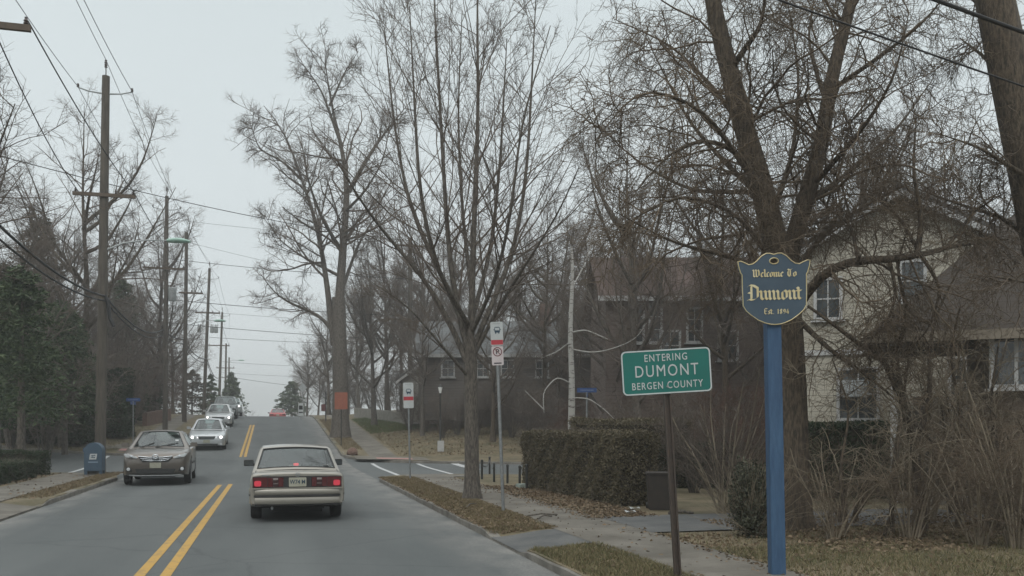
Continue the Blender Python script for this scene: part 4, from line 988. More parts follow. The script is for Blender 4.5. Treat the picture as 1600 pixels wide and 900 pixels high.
def wire(pts, sag, r, label, m=None, name='overhead_wire', group=None):
    q = []
    for a, b_ in zip(pts[:-1], pts[1:]):
        a = Vector(a); b_ = Vector(b_); n = 14
        for i in range(n + (b_ is pts[-1])):
            u = i / n; p = a.lerp(b_, u); p.z -= sag * 4 * u * (1 - u) * (a - b_).length / 30; q.append(p)
    q.append(Vector(pts[-1])); b = MB(); b.tube(q, r, 5)
    return tag(b.build(name, m or M['wire'], smooth=80), label, 'wire', group)
def on(r, x, z): return r.location + Vector((x, -.1, z))
W = 'wires running along the left poles'
wire([on(P0, 0, h0 + .58), on(P1, .2, h1 + .58), on(P2_, .1, h2 + .58), on(P4, .52, h4_ + .58), on(P5, .45, h5_ + .58), pt(355, 520, 150)], .35, .011, 'topmost grey wire running over the tops of the left poles', M['wire_grey'], group=W)
for s, w in ((-1, 'left'), (1, 'right')):
    wire([on(P0, s * .9, h0 - 1.25), on(P1, .19 + s * .88, z_(146, 31.6, P1) + .14), on(P2_, .1 + s * .8, z_(328, 56, P2_) + .14), on(P4, .46 + s * .85, z_(436, 81, P4) + .14), on(P5, .42 + s * .85, z_(494, 106, P5) + .14), pt(356 + 2 * s, 524, 150)], .4, .011,
         'grey wire on the %s bracket tips just below the tops of the left poles' % ('far' if s < 0 else 'road side'), M['wire_grey'], group=W)
wire([on(P0, 1.28, z_(38, 17, P0) + .2), on(P1, 1.12, z_(306, 31.6, P1) + .2), on(P2_, 1.1, z_(420, 56, P2_) + .2), on(P3, 1.15, z_(458, 63, P3) + .2), on(P4, 1.35, z_(489, 81, P4) + .2), on(P5, 1.2, z_(540, 106, P5) + .2)], .4, .015, 'thin wire on the road side ends of the wooden crossarms', M['wire'], group=W)
wire([on(P0, .6, z_(38, 17, P0) + .2), on(P1, -.75, z_(306, 31.6, P1) + .2), on(P2_, -1.2, z_(420, 56, P2_) + .2)], .5, .015, 'thin wire on the far side ends of the first wooden crossarms', M['wire'], group=W)
for q, dz in ((0, 0), (1, -.32)):
    wire([on(P0, .15, 6.2 + dz), on(P1, .2, z_(463, 31.6, P1) + dz * .5), on(P2_, -.1, z_(515, 56, P2_) + dz), on(P3, -.1, z_(530, 63, P3) + dz), on(P4, .3, z_(560, 81, P4) + dz), on(P5, .1, z_(590, 106, P5) + dz)], .75, .036 if q == 0 else .028,
         'thick sagging telephone cable, %s of the pair on the left poles' % ('upper' if q == 0 else 'lower'), M['wire'], 'telephone_cable', W)
X_ = 'wires crossing the road'
def cross(n, p, q, r, label, sag=.25): wire([pt(*p), pt(*q)], sag, r, label, M['wire'] if r > .011 else M['wire_grey'], 'cross_wire', X_)
cross(1, (-140, 205, 31.5), (640, 376, 60), .018, 'black cable crossing the road from the nearest pole, highest of the crossing wires', .5)
cross(2, (262, 342, 56), (640, 376, 60), .010, 'thin wire crossing the road below the highest black cable')
cross(3, (288, 377, 63), (640, 455, 60), .010, 'thin steep wire dropping across the road from the third pole top')
cross(4, (262, 404, 63), (640, 436, 60), .018, 'thick wire crossing the road level with the second pole crossarm')
cross(5, (190, 460, 66), (640, 494, 60), .022, 'thick black wire crossing the road just below the transformer can')
cross(6, (267, 482, 70), (640, 506, 70), .011, 'thin wire crossing the road under the thick black one')
cross(7, (150, 492, 75), (640, 532, 72), .022, 'thick black wire crossing the road at the height of the low telephone cables')
cross(8, (327, 527, 81), (640, 538, 80), .018, 'short black wire crossing from the leaning pole')
cross(9, (345, 565, 106), (560, 574, 100), .014, 'faint wire crossing low above the crest')
cross(10, (345, 582, 106), (560, 590, 100), .012, 'faintest wire crossing above the crest')
cross(11, (352, 588, 124), (560, 612, 110), .024, 'lowest black wire crossing above the crest')
wire([pt(1080, -50, 10.5), pt(1800, 203, 12.5)], .1, .013, 'thin dark service cable sloping down across the upper right branches', M['wire'], 'service_cable')
wire([pt(1330, -50, 9.5), pt(1800, 121, 11.5)], .1, .024, 'thick dark service cable across the top right corner', M['wire'], 'service_cable')

# ------------------------------------------------------------------ signs
def text_mesh(body, size, sx=1.0, bold=0.0, space=1.0, depth=.003):
    cu = bpy.data.curves.new('t', 'FONT'); cu.body = body; cu.size = size; cu.align_x = 'CENTER'; cu.align_y = 'CENTER'; cu.offset = bold; cu.space_character = space; cu.extrude = depth / 2; cu.resolution_u = 3
    o = bpy.data.objects.new('t', cu); COL.objects.link(o); dg = bpy.context.evaluated_depsgraph_get()
    me = bpy.data.meshes.new_from_object(o.evaluated_get(dg)); bpy.data.objects.remove(o); bpy.data.curves.remove(cu)
    me.transform(Matrix.Rotation(R(90), 4, 'X') @ Matrix.Diagonal((sx, 1, 1, 1))); return me
def text(body, size, loc, m, parent, sx=1.0, bold=0.0, space=1.0, name='lettering', ry=0):
    me = text_mesh(body, size, sx, bold, space); me.materials.clear(); me.materials.append(m)
    me.transform(Matrix.Translation(loc) @ Matrix.Rotation(ry, 4, 'Y')); return obj(name, me, parent)
def rrect(w, h, r, n=6):
    p = []
    for cx, cz, a0 in ((w / 2 - r, h / 2 - r, 0), (-w / 2 + r, h / 2 - r, 90), (-w / 2 + r, -h / 2 + r, 180), (w / 2 - r, -h / 2 + r, 270)):
        for i in range(n + 1):
            a = R(a0 + 90 * i / n); p.append((cx + r * math.cos(a), cz + r * math.sin(a)))
    return p[::-1]
def sh(poly, dx, dz): return [(a + dx, b_ + dz) for a, b_ in poly]
def ring(b, outer, inner, y0, y1):
    n = len(outer); vs = [(p[0], y0, p[1]) for p in outer] + [(p[0], y0, p[1]) for p in inner] + [(p[0], y1, p[1]) for p in outer] + [(p[0], y1, p[1]) for p in inner]
    fs = []
    for i in range(n):
        j = (i + 1) % n; fs += [(i, j, n + j, n + i), (2 * n + j, 2 * n + i, 3 * n + i, 3 * n + j), (j, i, 2 * n + i, 2 * n + j), (n + i, n + j, 3 * n + j, 3 * n + i)]
    return b.add(vs, fs)
# green town line sign on its leaning post
d = 9.6; x, y = at(1061, d); zg = g(x, y); r = empty('town_sign', (x, y, zg - .15), -YAW, 'green sign reading ENTERING DUMONT BERGEN COUNTY on a leaning dark brown post', 'road sign')
zc = zat(580, d) - r.location.z; r.rotation_euler = (0, R(-3.4), -YAW)
b = MB(); b.box((0, .03, (zc + .2) / 2), (.075, .045, zc + .2)); b.box((-.028, .0, (zc + .2) / 2), (.018, .03, zc + .19)); b.box((.028, .0, (zc + .2) / 2), (.018, .03, zc + .19)); b.build('post', M['brown_post'], r)
w_, hh = .955, .475; bx = .0
b = MB(); b.prism(sh(rrect(w_, hh, .05), bx, zc), -.035, -.03); pn = b.build('sign_panel', M['sign_green'], r)
b = MB(); ring(b, sh(rrect(w_ - .004, hh - .004, .05), bx, zc), sh(rrect(w_ - .032, hh - .032, .038), bx, zc), -.038, -.0352); b.build('border', M['sign_white'], pn)
text('ENTERING', .108, (bx, -.038, zc + .147), M['sign_white'], pn, .78, .0006, 1.22)
text('DUMONT', .178, (bx, -.038, zc + .005), M['sign_white'], pn, .78, .0, 1.2)
text('BERGEN COUNTY', .108, (bx, -.038, zc - .148), M['sign_white'], pn, .75, .0006, 1.2)
b = MB()
for q in (.16, -.16): b.lathe([(.012, 0), (.012, .006), (0, .008)], 8, 'y', (bx, -.045, zc + q))
b.build('bolt', M['steel'], pn)

# blue welcome sign: shield board on a square timber post
d = 9.75; x, y = at(1217, d); r = empty('welcome_sign', (x, y, g(x, y) - .15), -YAW, 'navy shield sign reading Welcome To Dumont Est. 1894 in gold on a square blue post', 'welcome sign')
r.rotation_euler = (0, R(-1.1), -YAW)
S_ = d / 1400 / 6.43; zc = zat(455, d) - r.location.z
def spx(a, b_): return ((a - 452) * S_, zc - (b_ - 482) * S_)
b = MB(); b.box((0, .06, zat(503, d) / 2 - r.location.z / 2 + .0), (.155, .155, zat(503, d) - r.location.z)); b.build('post', M['blue_post'], r, bevel=.006)
half = [(452, 122), (490, 110), (530, 110), (575, 135), (625, 185), (665, 213), (705, 220), (745, 200), (785, 183), (812, 186), (806, 235), (788, 300), (774, 320), (772, 480), (768, 630), (740, 680), (690, 725), (620, 775), (550, 805), (500, 818), (452, 822)]
outl = [spx(*p) for p in half] + [spx(904 - p[0], p[1]) for p in half[-2:0:-1]]
hole = [spx(452 + 44 * math.cos(a), 186 + 30 * math.sin(a)) for a in np.linspace(0, 2 * math.pi, 20)[:-1]]
bm = bmesh.new()
def loop_edges(bm, pl, yy):
    v = [bm.verts.new((p[0], yy, p[1])) for p in pl]; return [bm.edges.new((v[i], v[(i + 1) % len(v)])) for i in range(len(v))]
eds = loop_edges(bm, outl, -.05) + loop_edges(bm, hole, -.05)
bmesh.ops.triangle_fill(bm, use_beauty=True, edges=eds, normal=(0, -1, 0))
rv = bmesh.ops.extrude_face_region(bm, geom=list(bm.faces)); bmesh.ops.translate(bm, vec=(0, .045, 0), verts=[v for v in rv['geom'] if isinstance(v, bmesh.types.BMVert)])
bmesh.ops.recalc_face_normals(bm, faces=bm.faces)
me = bpy.data.meshes.new('board'); bm.to_mesh(me); bm.free(); me.materials.append(M['navy']); bd = obj('board', me, r)
b = MB(); cl = outl + outl[:1]; b.tube([(p[0], -.05, p[1]) for p in cl], .0062, 6, False); hl = hole + hole[:1]; b.tube([(p[0], -.05, p[1]) for p in hl], .007, 6, False); b.build('gilt_edge', M['gold'], bd, smooth=60)
# gold black-letter capitals and minims drawn with a broad nib
BL = {'D': (.98, [[(-.08, 1.38), (.12, 1.52), (.45, 1.46), (.78, 1.22), (.78, .32), (.5, .06)], [(.24, 1.4), (.24, .14)], [(-.1, .02), (.12, .12), (.3, .02), (.55, .1)], [(-.02, .78), (.2, .72)]]),
      'u': (.72, [[(-.02, .93), (.1, .8), (.1, .22), (.27, .05), (.46, .2)], [(.36, .93), (.48, .8), (.48, .22), (.64, .06)]]),
      'm': (1.08, [[(-.02, .93), (.1, .8), (.1, .2), (.22, .05)], [(.1, .76), (.33, .94), (.46, .8), (.46, .2), (.58, .05)], [(.46, .76), (.69, .94), (.82, .8), (.82, .2), (.97, .06)]]),
      'n': (.72, [[(-.02, .93), (.1, .8), (.1, .2), (.22, .05)], [(.1, .76), (.33, .94), (.47, .8), (.47, .2), (.62, .06)]]),
      'o': (.64, [[(.28, .95), (.1, .78), (.1, .22), (.28, .05), (.47, .22), (.47, .78), (.3, .95)]]),
      't': (.48, [[(.0, 1.22), (.12, 1.12), (.12, .22), (.27, .05), (.4, .14)], [(-.1, .9), (.36, .9)]]),
      'W': (1.2, [[(-.05, 1.48), (.1, 1.32), (.1, .25), (.3, .06), (.5, .22)], [(.36, 1.5), (.5, 1.34), (.5, .25), (.72, .06), (.94, .3), (.94, 1.1), (.78, 1.46)]]),
      'e': (.55, [[(.26, .95), (.1, .78), (.1, .22), (.27, .05), (.44, .16)], [(.26, .95), (.42, .76), (.14, .5)]]),
      'l': (.36, [[(.0, 1.5), (.12, 1.38), (.12, .2), (.28, .06)]]), 'c': (.52, [[(.4, .84), (.26, .95), (.1, .78), (.1, .22), (.27, .05), (.42, .15)]]),
      'T': (.98, [[(-.06, 1.32), (.14, 1.5), (.45, 1.34), (.82, 1.5)], [(.34, 1.34), (.18, 1.0), (.18, .4), (.45, .06), (.76, .24)], [(.54, 1.3), (.54, .24)]]),
      'E': (.78, [[(.62, 1.32), (.48, 1.45), (.22, 1.48), (.12, 1.2), (.12, .3), (.36, .06), (.66, .18)], [(.12, .8), (.56, .8)]]),
      's': (.52, [[(.42, .84), (.24, .95), (.1, .72), (.4, .3), (.24, .05), (.04, .17)]]), '.': (.3, [[(.08, .1), (.14, .06)]]), ' ': (.5, []),
      '1': (.5, [[(.05, 1.05), (.22, 1.25), (.22, .06)]]), '8': (.66, [[(.3, .68), (.12, .95), (.3, 1.25), (.48, .98), (.12, .32), (.3, .05), (.5, .32), (.3, .68)]]),
      '9': (.66, [[(.48, .8), (.28, .6), (.1, .9), (.28, 1.24), (.48, 1.0), (.46, .4), (.22, .05)]]), '4': (.66, [[(.38, 1.25), (.08, .42), (.54, .42)], [(.4, .8), (.4, .04)]])}
def black_letter(s, xh, cx, zb, nib=.17, y=-.051, narrow=1.0):
    tot = sum(BL[c][0] for c in s) * xh * narrow; x0 = cx - tot / 2; b = MB(); q = 0
    nv = (math.cos(R(35)) * nib * xh / 2, math.sin(R(35)) * nib * xh / 2)
    for c in s:
        wdt, st = BL[c]
        for path in st:
            for p0, p1 in zip(path[:-1], path[1:]):
                a = (x0 + p0[0] * xh * narrow, zb + p0[1] * xh); e_ = (x0 + p1[0] * xh * narrow, zb + p1[1] * xh); yy = y - .004 - .00012 * (q % 25); q += 1
                poly = [(a[0] - nv[0], a[1] - nv[1]), (a[0] + nv[0], a[1] + nv[1]), (e_[0] + nv[0], e_[1] + nv[1]), (e_[0] - nv[0], e_[1] - nv[1])]
                ar = sum(poly[i][0] * poly[(i + 1) % 4][1] - poly[(i + 1) % 4][0] * poly[i][1] for i in range(4))
                if abs(ar) < 1e-9: continue
                if ar > 0: poly = poly[::-1]
                b.prism(poly, yy, y + .001)
        x0 += wdt * xh * narrow
    return b
black_letter('Welcome To', 50 * S_, spx(460, 0)[0], spx(0, 346)[1], .3, narrow=1.25).build('lettering', M['gold'], bd, fix=False)
black_letter('Dumont', 100 * S_, spx(462, 0)[0], spx(0, 576)[1], .26, narrow=1.17).build('lettering', M['gold'], bd, fix=False)
black_letter('Est. 1894', 40 * S_, spx(470, 0)[0], spx(0, 718)[1], .26, narrow=1.25).build('lettering', M['gold'], bd, fix=False)

# bus stop signs
def bus_icon(parent, cx, cz, s, m, y=-.0085):
    b = MB(); ring(b, sh(rrect(s, s * 1.05, s * .22), cx, cz), sh(rrect(s * .78, s * .78, s * .14), cx, cz + s * .02), y - .002, y)
    b.prism(sh(rrect(s * .98, s * .36, s * .08), cx, cz - s * .3), y - .0024, y - .0002)
    for q in (-1, 1): b.prism(sh(rrect(s * .2, s * .26, s * .04), cx + q * s * .3, cz - s * .6), y - .002, y)
    for q in (-1, 1): b.prism(sh(rrect(s * .1, s * .3, s * .03), cx + q * s * .6, cz + s * .02), y - .002, y)
    b.prism(sh(rrect(s * .5, s * .09, s * .03), cx, cz + s * .42), y - .0028, y - .001)
    b.build('bus_symbol', m, parent, fix=False)
    b = MB()
    for q in (-1, 1): b.lathe([(s * .07, -.0006), (s * .07, .0006), (0, .0008)], 8, 'y', (cx + q * s * .3, y - .003, cz - s * .3))
    b.build('lamp_dots', M['sign_white'], parent, fix=False)
def bus_sign(px, d, top, pw, ph, label, noparking, lean=0.0, group=None):
    x, y = at(px, d); z = g(x, y); r = empty('bus_stop_sign', (x, y, z - .1), R(-8), label, 'bus stop sign', group); r.rotation_euler = (0, lean, R(-8))
    h = zat(top, d) - r.location.z
    b = MB(); b.tube([(0, .02, 0), (0, .02, h - .02)], .032 if noparking else .03, 10); b.build('pole', M['steel'], r, smooth=50)
    b = MB(); b.prism(sh(rrect(pw, ph, .03), 0, h - ph / 2), -.0145, -.011); p = b.build('sign_panel', M['sign_white'], r)
    bus_icon(p, 0.01, h - ph * .33, pw * .44, M['sign_ink'], -.0148)
    b = MB(); b.prism(sh(rrect(pw * .96, ph * .15 if not noparking else ph * .2, .01), 0, h - ph * (.62 if not noparking else .86)), -.0168, -.0146); b.build('red_band', M['sign_red'], p, fix=False)
    b = MB(); b.prism(sh(rrect(pw * .6, .02, .004), 0, h - ph * .075), -.0164, -.0147); b.build('faded_caption', mat('faded grey caption', (.3, .32, .33), .6, (.42, .44, .43), 40), p, fix=False)
    if noparking:
        ph2 = .36; zc2 = h - ph - .012 - ph2 / 2
        b = MB(); b.prism(sh(rrect(pw * .95, ph2, .025), .0, zc2), -.0145, -.011); p2 = b.build('no_parking_panel', mat('pinkish sign face', (.58, .52, .52), .6, (.5, .44, .44), 4), r)
        c = [(math.cos(a) * .088, zc2 + .075 + math.sin(a) * .088) for a in np.linspace(0, 6.2832, 25)[:-1]][::-1]; ci = [(p_[0] * .8, zc2 + .075 + (p_[1] - zc2 - .075) * .8) for p_ in c]
        b = MB(); ring(b, c, ci, -.0168, -.0146); b.box((0, -.0166, zc2 + .075), (.16, .003, .014), m=Matrix.Rotation(R(45), 4, 'Y')); b.build('circle_symbol', mat('dark red ink', (.14, .03, .035), .6), p2, fix=False)
        text('P', .13, (0, -.0152, zc2 + .072), M['black_ink'], p2, 1, .003)
        b = MB(); b.prism(sh(rrect(pw * .62, .022, .005), 0, zc2 - .14), -.0165, -.0146); b.build('arrow_bar', M['black_ink'], p2, fix=False)
bus_sign(787, 17.0, 503, .235, .45, 'taller bus stop sign with a no parking panel beside the street tree', True, R(-2.2))
bus_sign(641, 27.5, 598, .31, .78, 'shorter white bus stop sign at the street corner left of the street tree', False, R(-1.2))

def post_sign(name, px, d, top, w, h, label, panel, postm, cat='sign', thick=.006, lean=0, rz=-YAW):
    x, y = at(px, d); r = empty(name, (x, y, g(x, y) - .1), rz, label, cat); r.rotation_euler = (0, lean, rz)
    H_ = zat(top, d) - r.location.z
    b = MB(); b.tube([(0, .03, 0), (0, .03, H_ - .03)], .03, 8); b.build('post', postm, r, smooth=50)
    b = MB(); b.prism(sh(rrect(w, h, .04), 0, H_ - h / 2), -thick, 0); p = b.build('sign_panel', panel, r); return r, p, H_
post_sign('orange_sign', 533, 47.5, 613, .68, .9, 'faded plain orange red sign on a dark post in front of the old tree trunk', M['orange'], M['black_metal'])
rw, pw_, H_ = post_sign('small_white_sign', 470, 70, 630, .4, 1.0, 'small white sign near the crest right of the road', M['sign_white'], M['steel'])
b = MB(); b.prism(sh(rrect(.3, .32, .03), 0, H_ - .34), -.0085, -.0062); b.build('dark_symbol', M['black_ink'], pw_, fix=False)
b = MB(); b.prism(sh(rrect(.32, .1, .02), 0, H_ - .72), -.0085, -.0062); b.build('dark_symbol', M['black_ink'], pw_, fix=False)
x, y = at(473, 84); r = empty('diamond_sign', (x, y, g(x, y) - .1), -YAW, 'grey diamond sign backs on one pole beyond the crest', 'sign'); H_ = zat(600, 84) - r.location.z
b = MB(); b.tube([(0, .03, 0), (0, .03, H_)], .035, 8); b.build('post', M['steel'], r)
b = MB(); b.prism([(0, H_ + .1), (.42, H_ - .35), (0, H_ - .8), (-.42, H_ - .35)], -.006, 0); b.build('sign_panel', M['grey_metal'], r)
x, y = at(509, 66); r = empty('letterbox_post', (x, y, g(x, y) - .1), -YAW, 'thin dark post with a small dark red box near the crest', 'mailbox'); H_ = zat(612, 66) - r.location.z
b = MB(); b.tube([(0, 0, 0), (0, 0, H_)], .045, 8); b.build('post', M['black_metal'], r)
b = MB(); b.box((-.14, -.03, zat(637, 66) - r.location.z), (.3, .4, .5)); b.build('box', mat('dark red box paint', (.12, .025, .025), .5), r, bevel=.03)
def street_name(px, d, top, label, lean=0):
    x, y = at(px, d); r = empty('street_name_sign', (x, y, g(x, y) - .1), -YAW, label, 'street sign'); H_ = zat(top, d) - r.location.z
    b = MB(); b.tube([(0, 0, 0), (0, 0, H_ - .16)], .032, 8); b.build('post', M['steel'], r, smooth=50)
    b = MB(); b.prism(sh(rrect(.72, .17, .02), 0, H_ - .085), -.004, .004); p = b.build('name_blade', M['sign_blue'], r)
    b = MB(); b.box((0, 0, H_ - .26), (.008, .66, .15)); b.build('name_blade', M['sign_blue'], r)
    b = MB()
    b.v.clear(); b.f.clear()
    b.prism(sh(rrect(.5, .035, .015), 0, H_ - .085), -.0068, -.0043); b.build('worn_lettering', mat('faded pale lettering', (.2, .25, .36), .6, (.08, .12, .25), 30), p, fix=False)
street_name(208, 46, 622, 'blue street name sign on a grey post at the left corner')
street_name(917, 33, 606, 'blue street name sign behind the birch and the clipped hedge')

# ------------------------------------------------------------------ street furniture
x, y = at(148, 30.2); r = empty('letterbox', (x, y, g(x, y)), R(0), 'blue domed collection letterbox at the left street corner', 'letterbox')
w_, dp, hb_, leg = .56, .6, 1.08, .13
pl = [(-w_ / 2, leg), (-w_ / 2, hb_ - w_ / 2)] + [(-w_ / 2 * math.cos(a), hb_ - w_ / 2 + w_ / 2 * math.sin(a)) for a in np.linspace(0.12, math.pi - .12, 14)] + [(w_ / 2, hb_ - w_ / 2), (w_ / 2, leg)]
b = MB(); b.prism(pl, -dp / 2, dp / 2); bo = b.build('body', M['mail_blue'], r, bevel=.012)
for sx in (-1, 1):
    for sy in (-1, 1):
        b = MB(); b.box((sx * (w_ / 2 - .05), sy * (dp / 2 - .05), leg / 2 + .01), (.085, .085, leg + .02)); b.build('leg', M['mail_blue'], r)
b = MB(); b.box((0, 0, .085), (w_ - .2, dp - .14, .09)); b.build('underside', M['black_metal'], r)
b = MB(); b.box((-w_ / 2 - .02, 0, .84), (.05, .44, .15)); b.build('chute_door', mat('dark blue chute', (.03, .06, .12), .5), r, bevel=.015)
b = MB(); b.prism([(-.12, .52), (.1, .52), (.13, .71), (-.09, .71)], -dp / 2 - .007, -dp / 2 - .0125); em = b.build('emblem', M['sign_white'], bo)
b = MB(); y0 = -dp / 2 - .0075
for pl in ([(-.07, .655), (.06, .675), (.085, .64), (.03, .645), (-.03, .625)], [(-.085, .60), (-.01, .618), (.05, .61), (-.02, .575)], [(.0, .57), (.07, .62), (.055, .565)]): b.prism(pl[::-1] if False else pl, y0 - .008, y0 - .0045)
b.build('eagle_mark', M['sign_ink'], em)
b = MB(); b.box((0, -dp / 2 - .004, .43), (.3, .006, .05)); b.build('notice_plate', mat('pale blue plate', (.16, .22, .28), .5), bo)

x, y = at(1031, 17.6); r = empty('waste_bin', (x, y, g(x, y)), R(-20), 'dark brown square bin standing at the end of the big hedge', 'bin')
b = MB(); b.add([(-.22, -.2, 0), (.22, -.2, 0), (.22, .2, 0), (-.22, .2, 0), (-.26, -.24, .68), (.26, -.24, .68), (.26, .24, .68), (-.26, .24, .68)], [(3, 2, 1, 0), (4, 5, 6, 7), (0, 1, 5, 4), (1, 2, 6, 5), (2, 3, 7, 6), (3, 0, 4, 7)]); b.build('body', M['bin'], r, bevel=.015)
b = MB(); b.box((0, 0, .705), (.56, .52, .05)); b.build('lid', M['bin'], r, bevel=.015)
for s in (-1, 1):
    b = MB(); b.lathe([(0, -.02), (.06, -.02), (.06, .02), (0, .02)], 12, 'x', (s * .235, .23, .06)); b.build('wheel', M['black_metal'], r)
x, y = at(688, 45); r = empty('lamp_post', (x, y, g(x, y) - .05), 0, 'thin black garden lamp post with a pale box at its foot on the lawn', 'lamp post')
H_ = zat(603, 45) - r.location.z
b = MB(); b.lathe([(.09, 0), (.09, .12), (.045, .2), (.035, H_ - .5), (.06, H_ - .42), (.03, H_ - .36)], 10); b.build('post', M['black_metal'], r, smooth=40)
b = MB(); b.lathe([(.05, H_ - .36), (.11, H_ - .1), (.11, H_ - .06)], 6); b.build('lantern', mat('white lantern glass', (.7, .7, .68), .2), r)
b = MB(); b.lathe([(.13, H_ - .06), (.05, H_ + .04), (.0, H_ + .1)], 6); b.build('cap', M['black_metal'], r)
b = MB(); b.box((0, -.12, .33), (.32, .14, .55)); b.build('meter_box', M['trim'], r, bevel=.015)

# short black posts round the corner garden
gp = 'short black posts round the corner garden'
def low_post(px, d, h): 
    x, y = at(px, d); r = empty('garden_post', (x, y, g(x, y) - .05), 0, 'short black post beside the pavement at the foot of the hedge', 'post', gp)
    b = MB(); b.tube([(0, 0, 0), (0, 0, h)], .034, 9); b.build('shaft', M['black_metal'], r, smooth=50)
    b = MB(); b.lathe([(.04, h - .03), (.044, h), (.03, h + .03), (0, h + .04)], 9); b.build('cap', M['black_metal'], r, smooth=50); return r
lp = [low_post(*q) for q in ((753, 27.6, .62), (765, 31, .6), (772, 26.2, .58), (793, 25.6, .56), (812, 24.9, .56), (823, 23.0, .68))]
for a, c in ((0, 1), (1, 2)):
    p, q = lp[a].location + Vector((0, 0, .52)), lp[c].location + Vector((0, 0, .5)); b = MB(); b.tube([p.lerp(q, u) - Vector((0, 0, .6 * u * (1 - u))) for u in np.linspace(0, 1, 9)], .016, 5)
    tag(b.build('garden_chain', M['black_metal']), 'sagging black chain between the %s short black posts' % ('two farthest' if a == 0 else 'second and third'), 'chain', 'chains between the short black posts')
x, y = at(829, 23.6); b = MB(); b.box((0, 0, .06), (.75, .3, .12)); o = b.build('stone_edging', mat('pale green grey stone', (.33, .38, .34), .8, (.24, .28, .25), 5), bevel=.02); o.location = (x, y, g(x, y)); o.rotation_euler = (0, 0, R(10)); tag(o, 'pale green grey stone slab lying at the corner of the hedge', 'slab')
x, y = at(550, 43.2); bm = bmesh.new(); bmesh.ops.create_icosphere(bm, subdivisions=3, radius=.3)
for v in bm.verts: v.co *= 1 + .16 * math.sin(v.co.x * 9 + 1) * math.cos(v.co.y * 8) + random.uniform(-.03, .03); v.co.z = max(v.co.z * .75, -.1)
me = bpy.data.meshes.new('stone'); bm.to_mesh(me); bm.free(); me.materials.append(M['brick']); o = obj('kerb_stone', me); o.location = (x, y, g(x, y) + .1); tag(o, 'dark brown stone lying at the far corner kerb', 'stone')

# ------------------------------------------------------------------ cars (local: nose at y = 0 facing -y, tail at y = L)
M['tyre'] = mat('tyre rubber', (.018, .018, .018), .85); M['arch'] = mat('black underbody', (.012, .012, .012), .9)
M['rim'] = mat('alloy rim', (.34, .35, .36), .35, metal=.8); M['chrome'] = mat('chrome', (.62, .64, .66), .12, metal=1)
M['glass'] = glassmat('car glass', (.5, .58, .57)); M['dark_glass'] = glassmat('dark car glass', (.1, .12, .12))
M['seat'] = mat('grey seat cloth', (.07, .072, .075), .9); M['black_trim'] = mat('black plastic trim', (.02, .02, .02), .55)
M['lens'] = mat('clear lamp lens', (.55, .57, .58), .08, spec=.9); M['lit'] = mat('lit headlamp', (1, .98, .92), .3, emit=3.2)
M['red_lens'] = mat('dark red lamp lens', (.075, .01, .011), .12, spec=.7); M['red_lit'] = mat('glowing red lamp', (.6, .045, .07), .2, emit=.13)
M['dark_lens'] = mat('smoked lamp panel', (.035, .01, .01), .15, spec=.7); M['plate'] = mat('pale licence plate', (.36, .35, .28), .5, (.28, .27, .21), 6)
M['amber'] = mat('amber lens', (.5, .2, .04), .15)
def paint(name, c, metal=.35, rough=.32): return mat(name, c, rough, tuple(v * .86 for v in c), 1.1, 5, metal=metal, coat=.7, lo=.3, hi=.75)
def lerp_tab(tab, y, k):
    xs = [t[0] for t in tab]; return float(np.interp(y, xs, [t[k] for t in tab]))
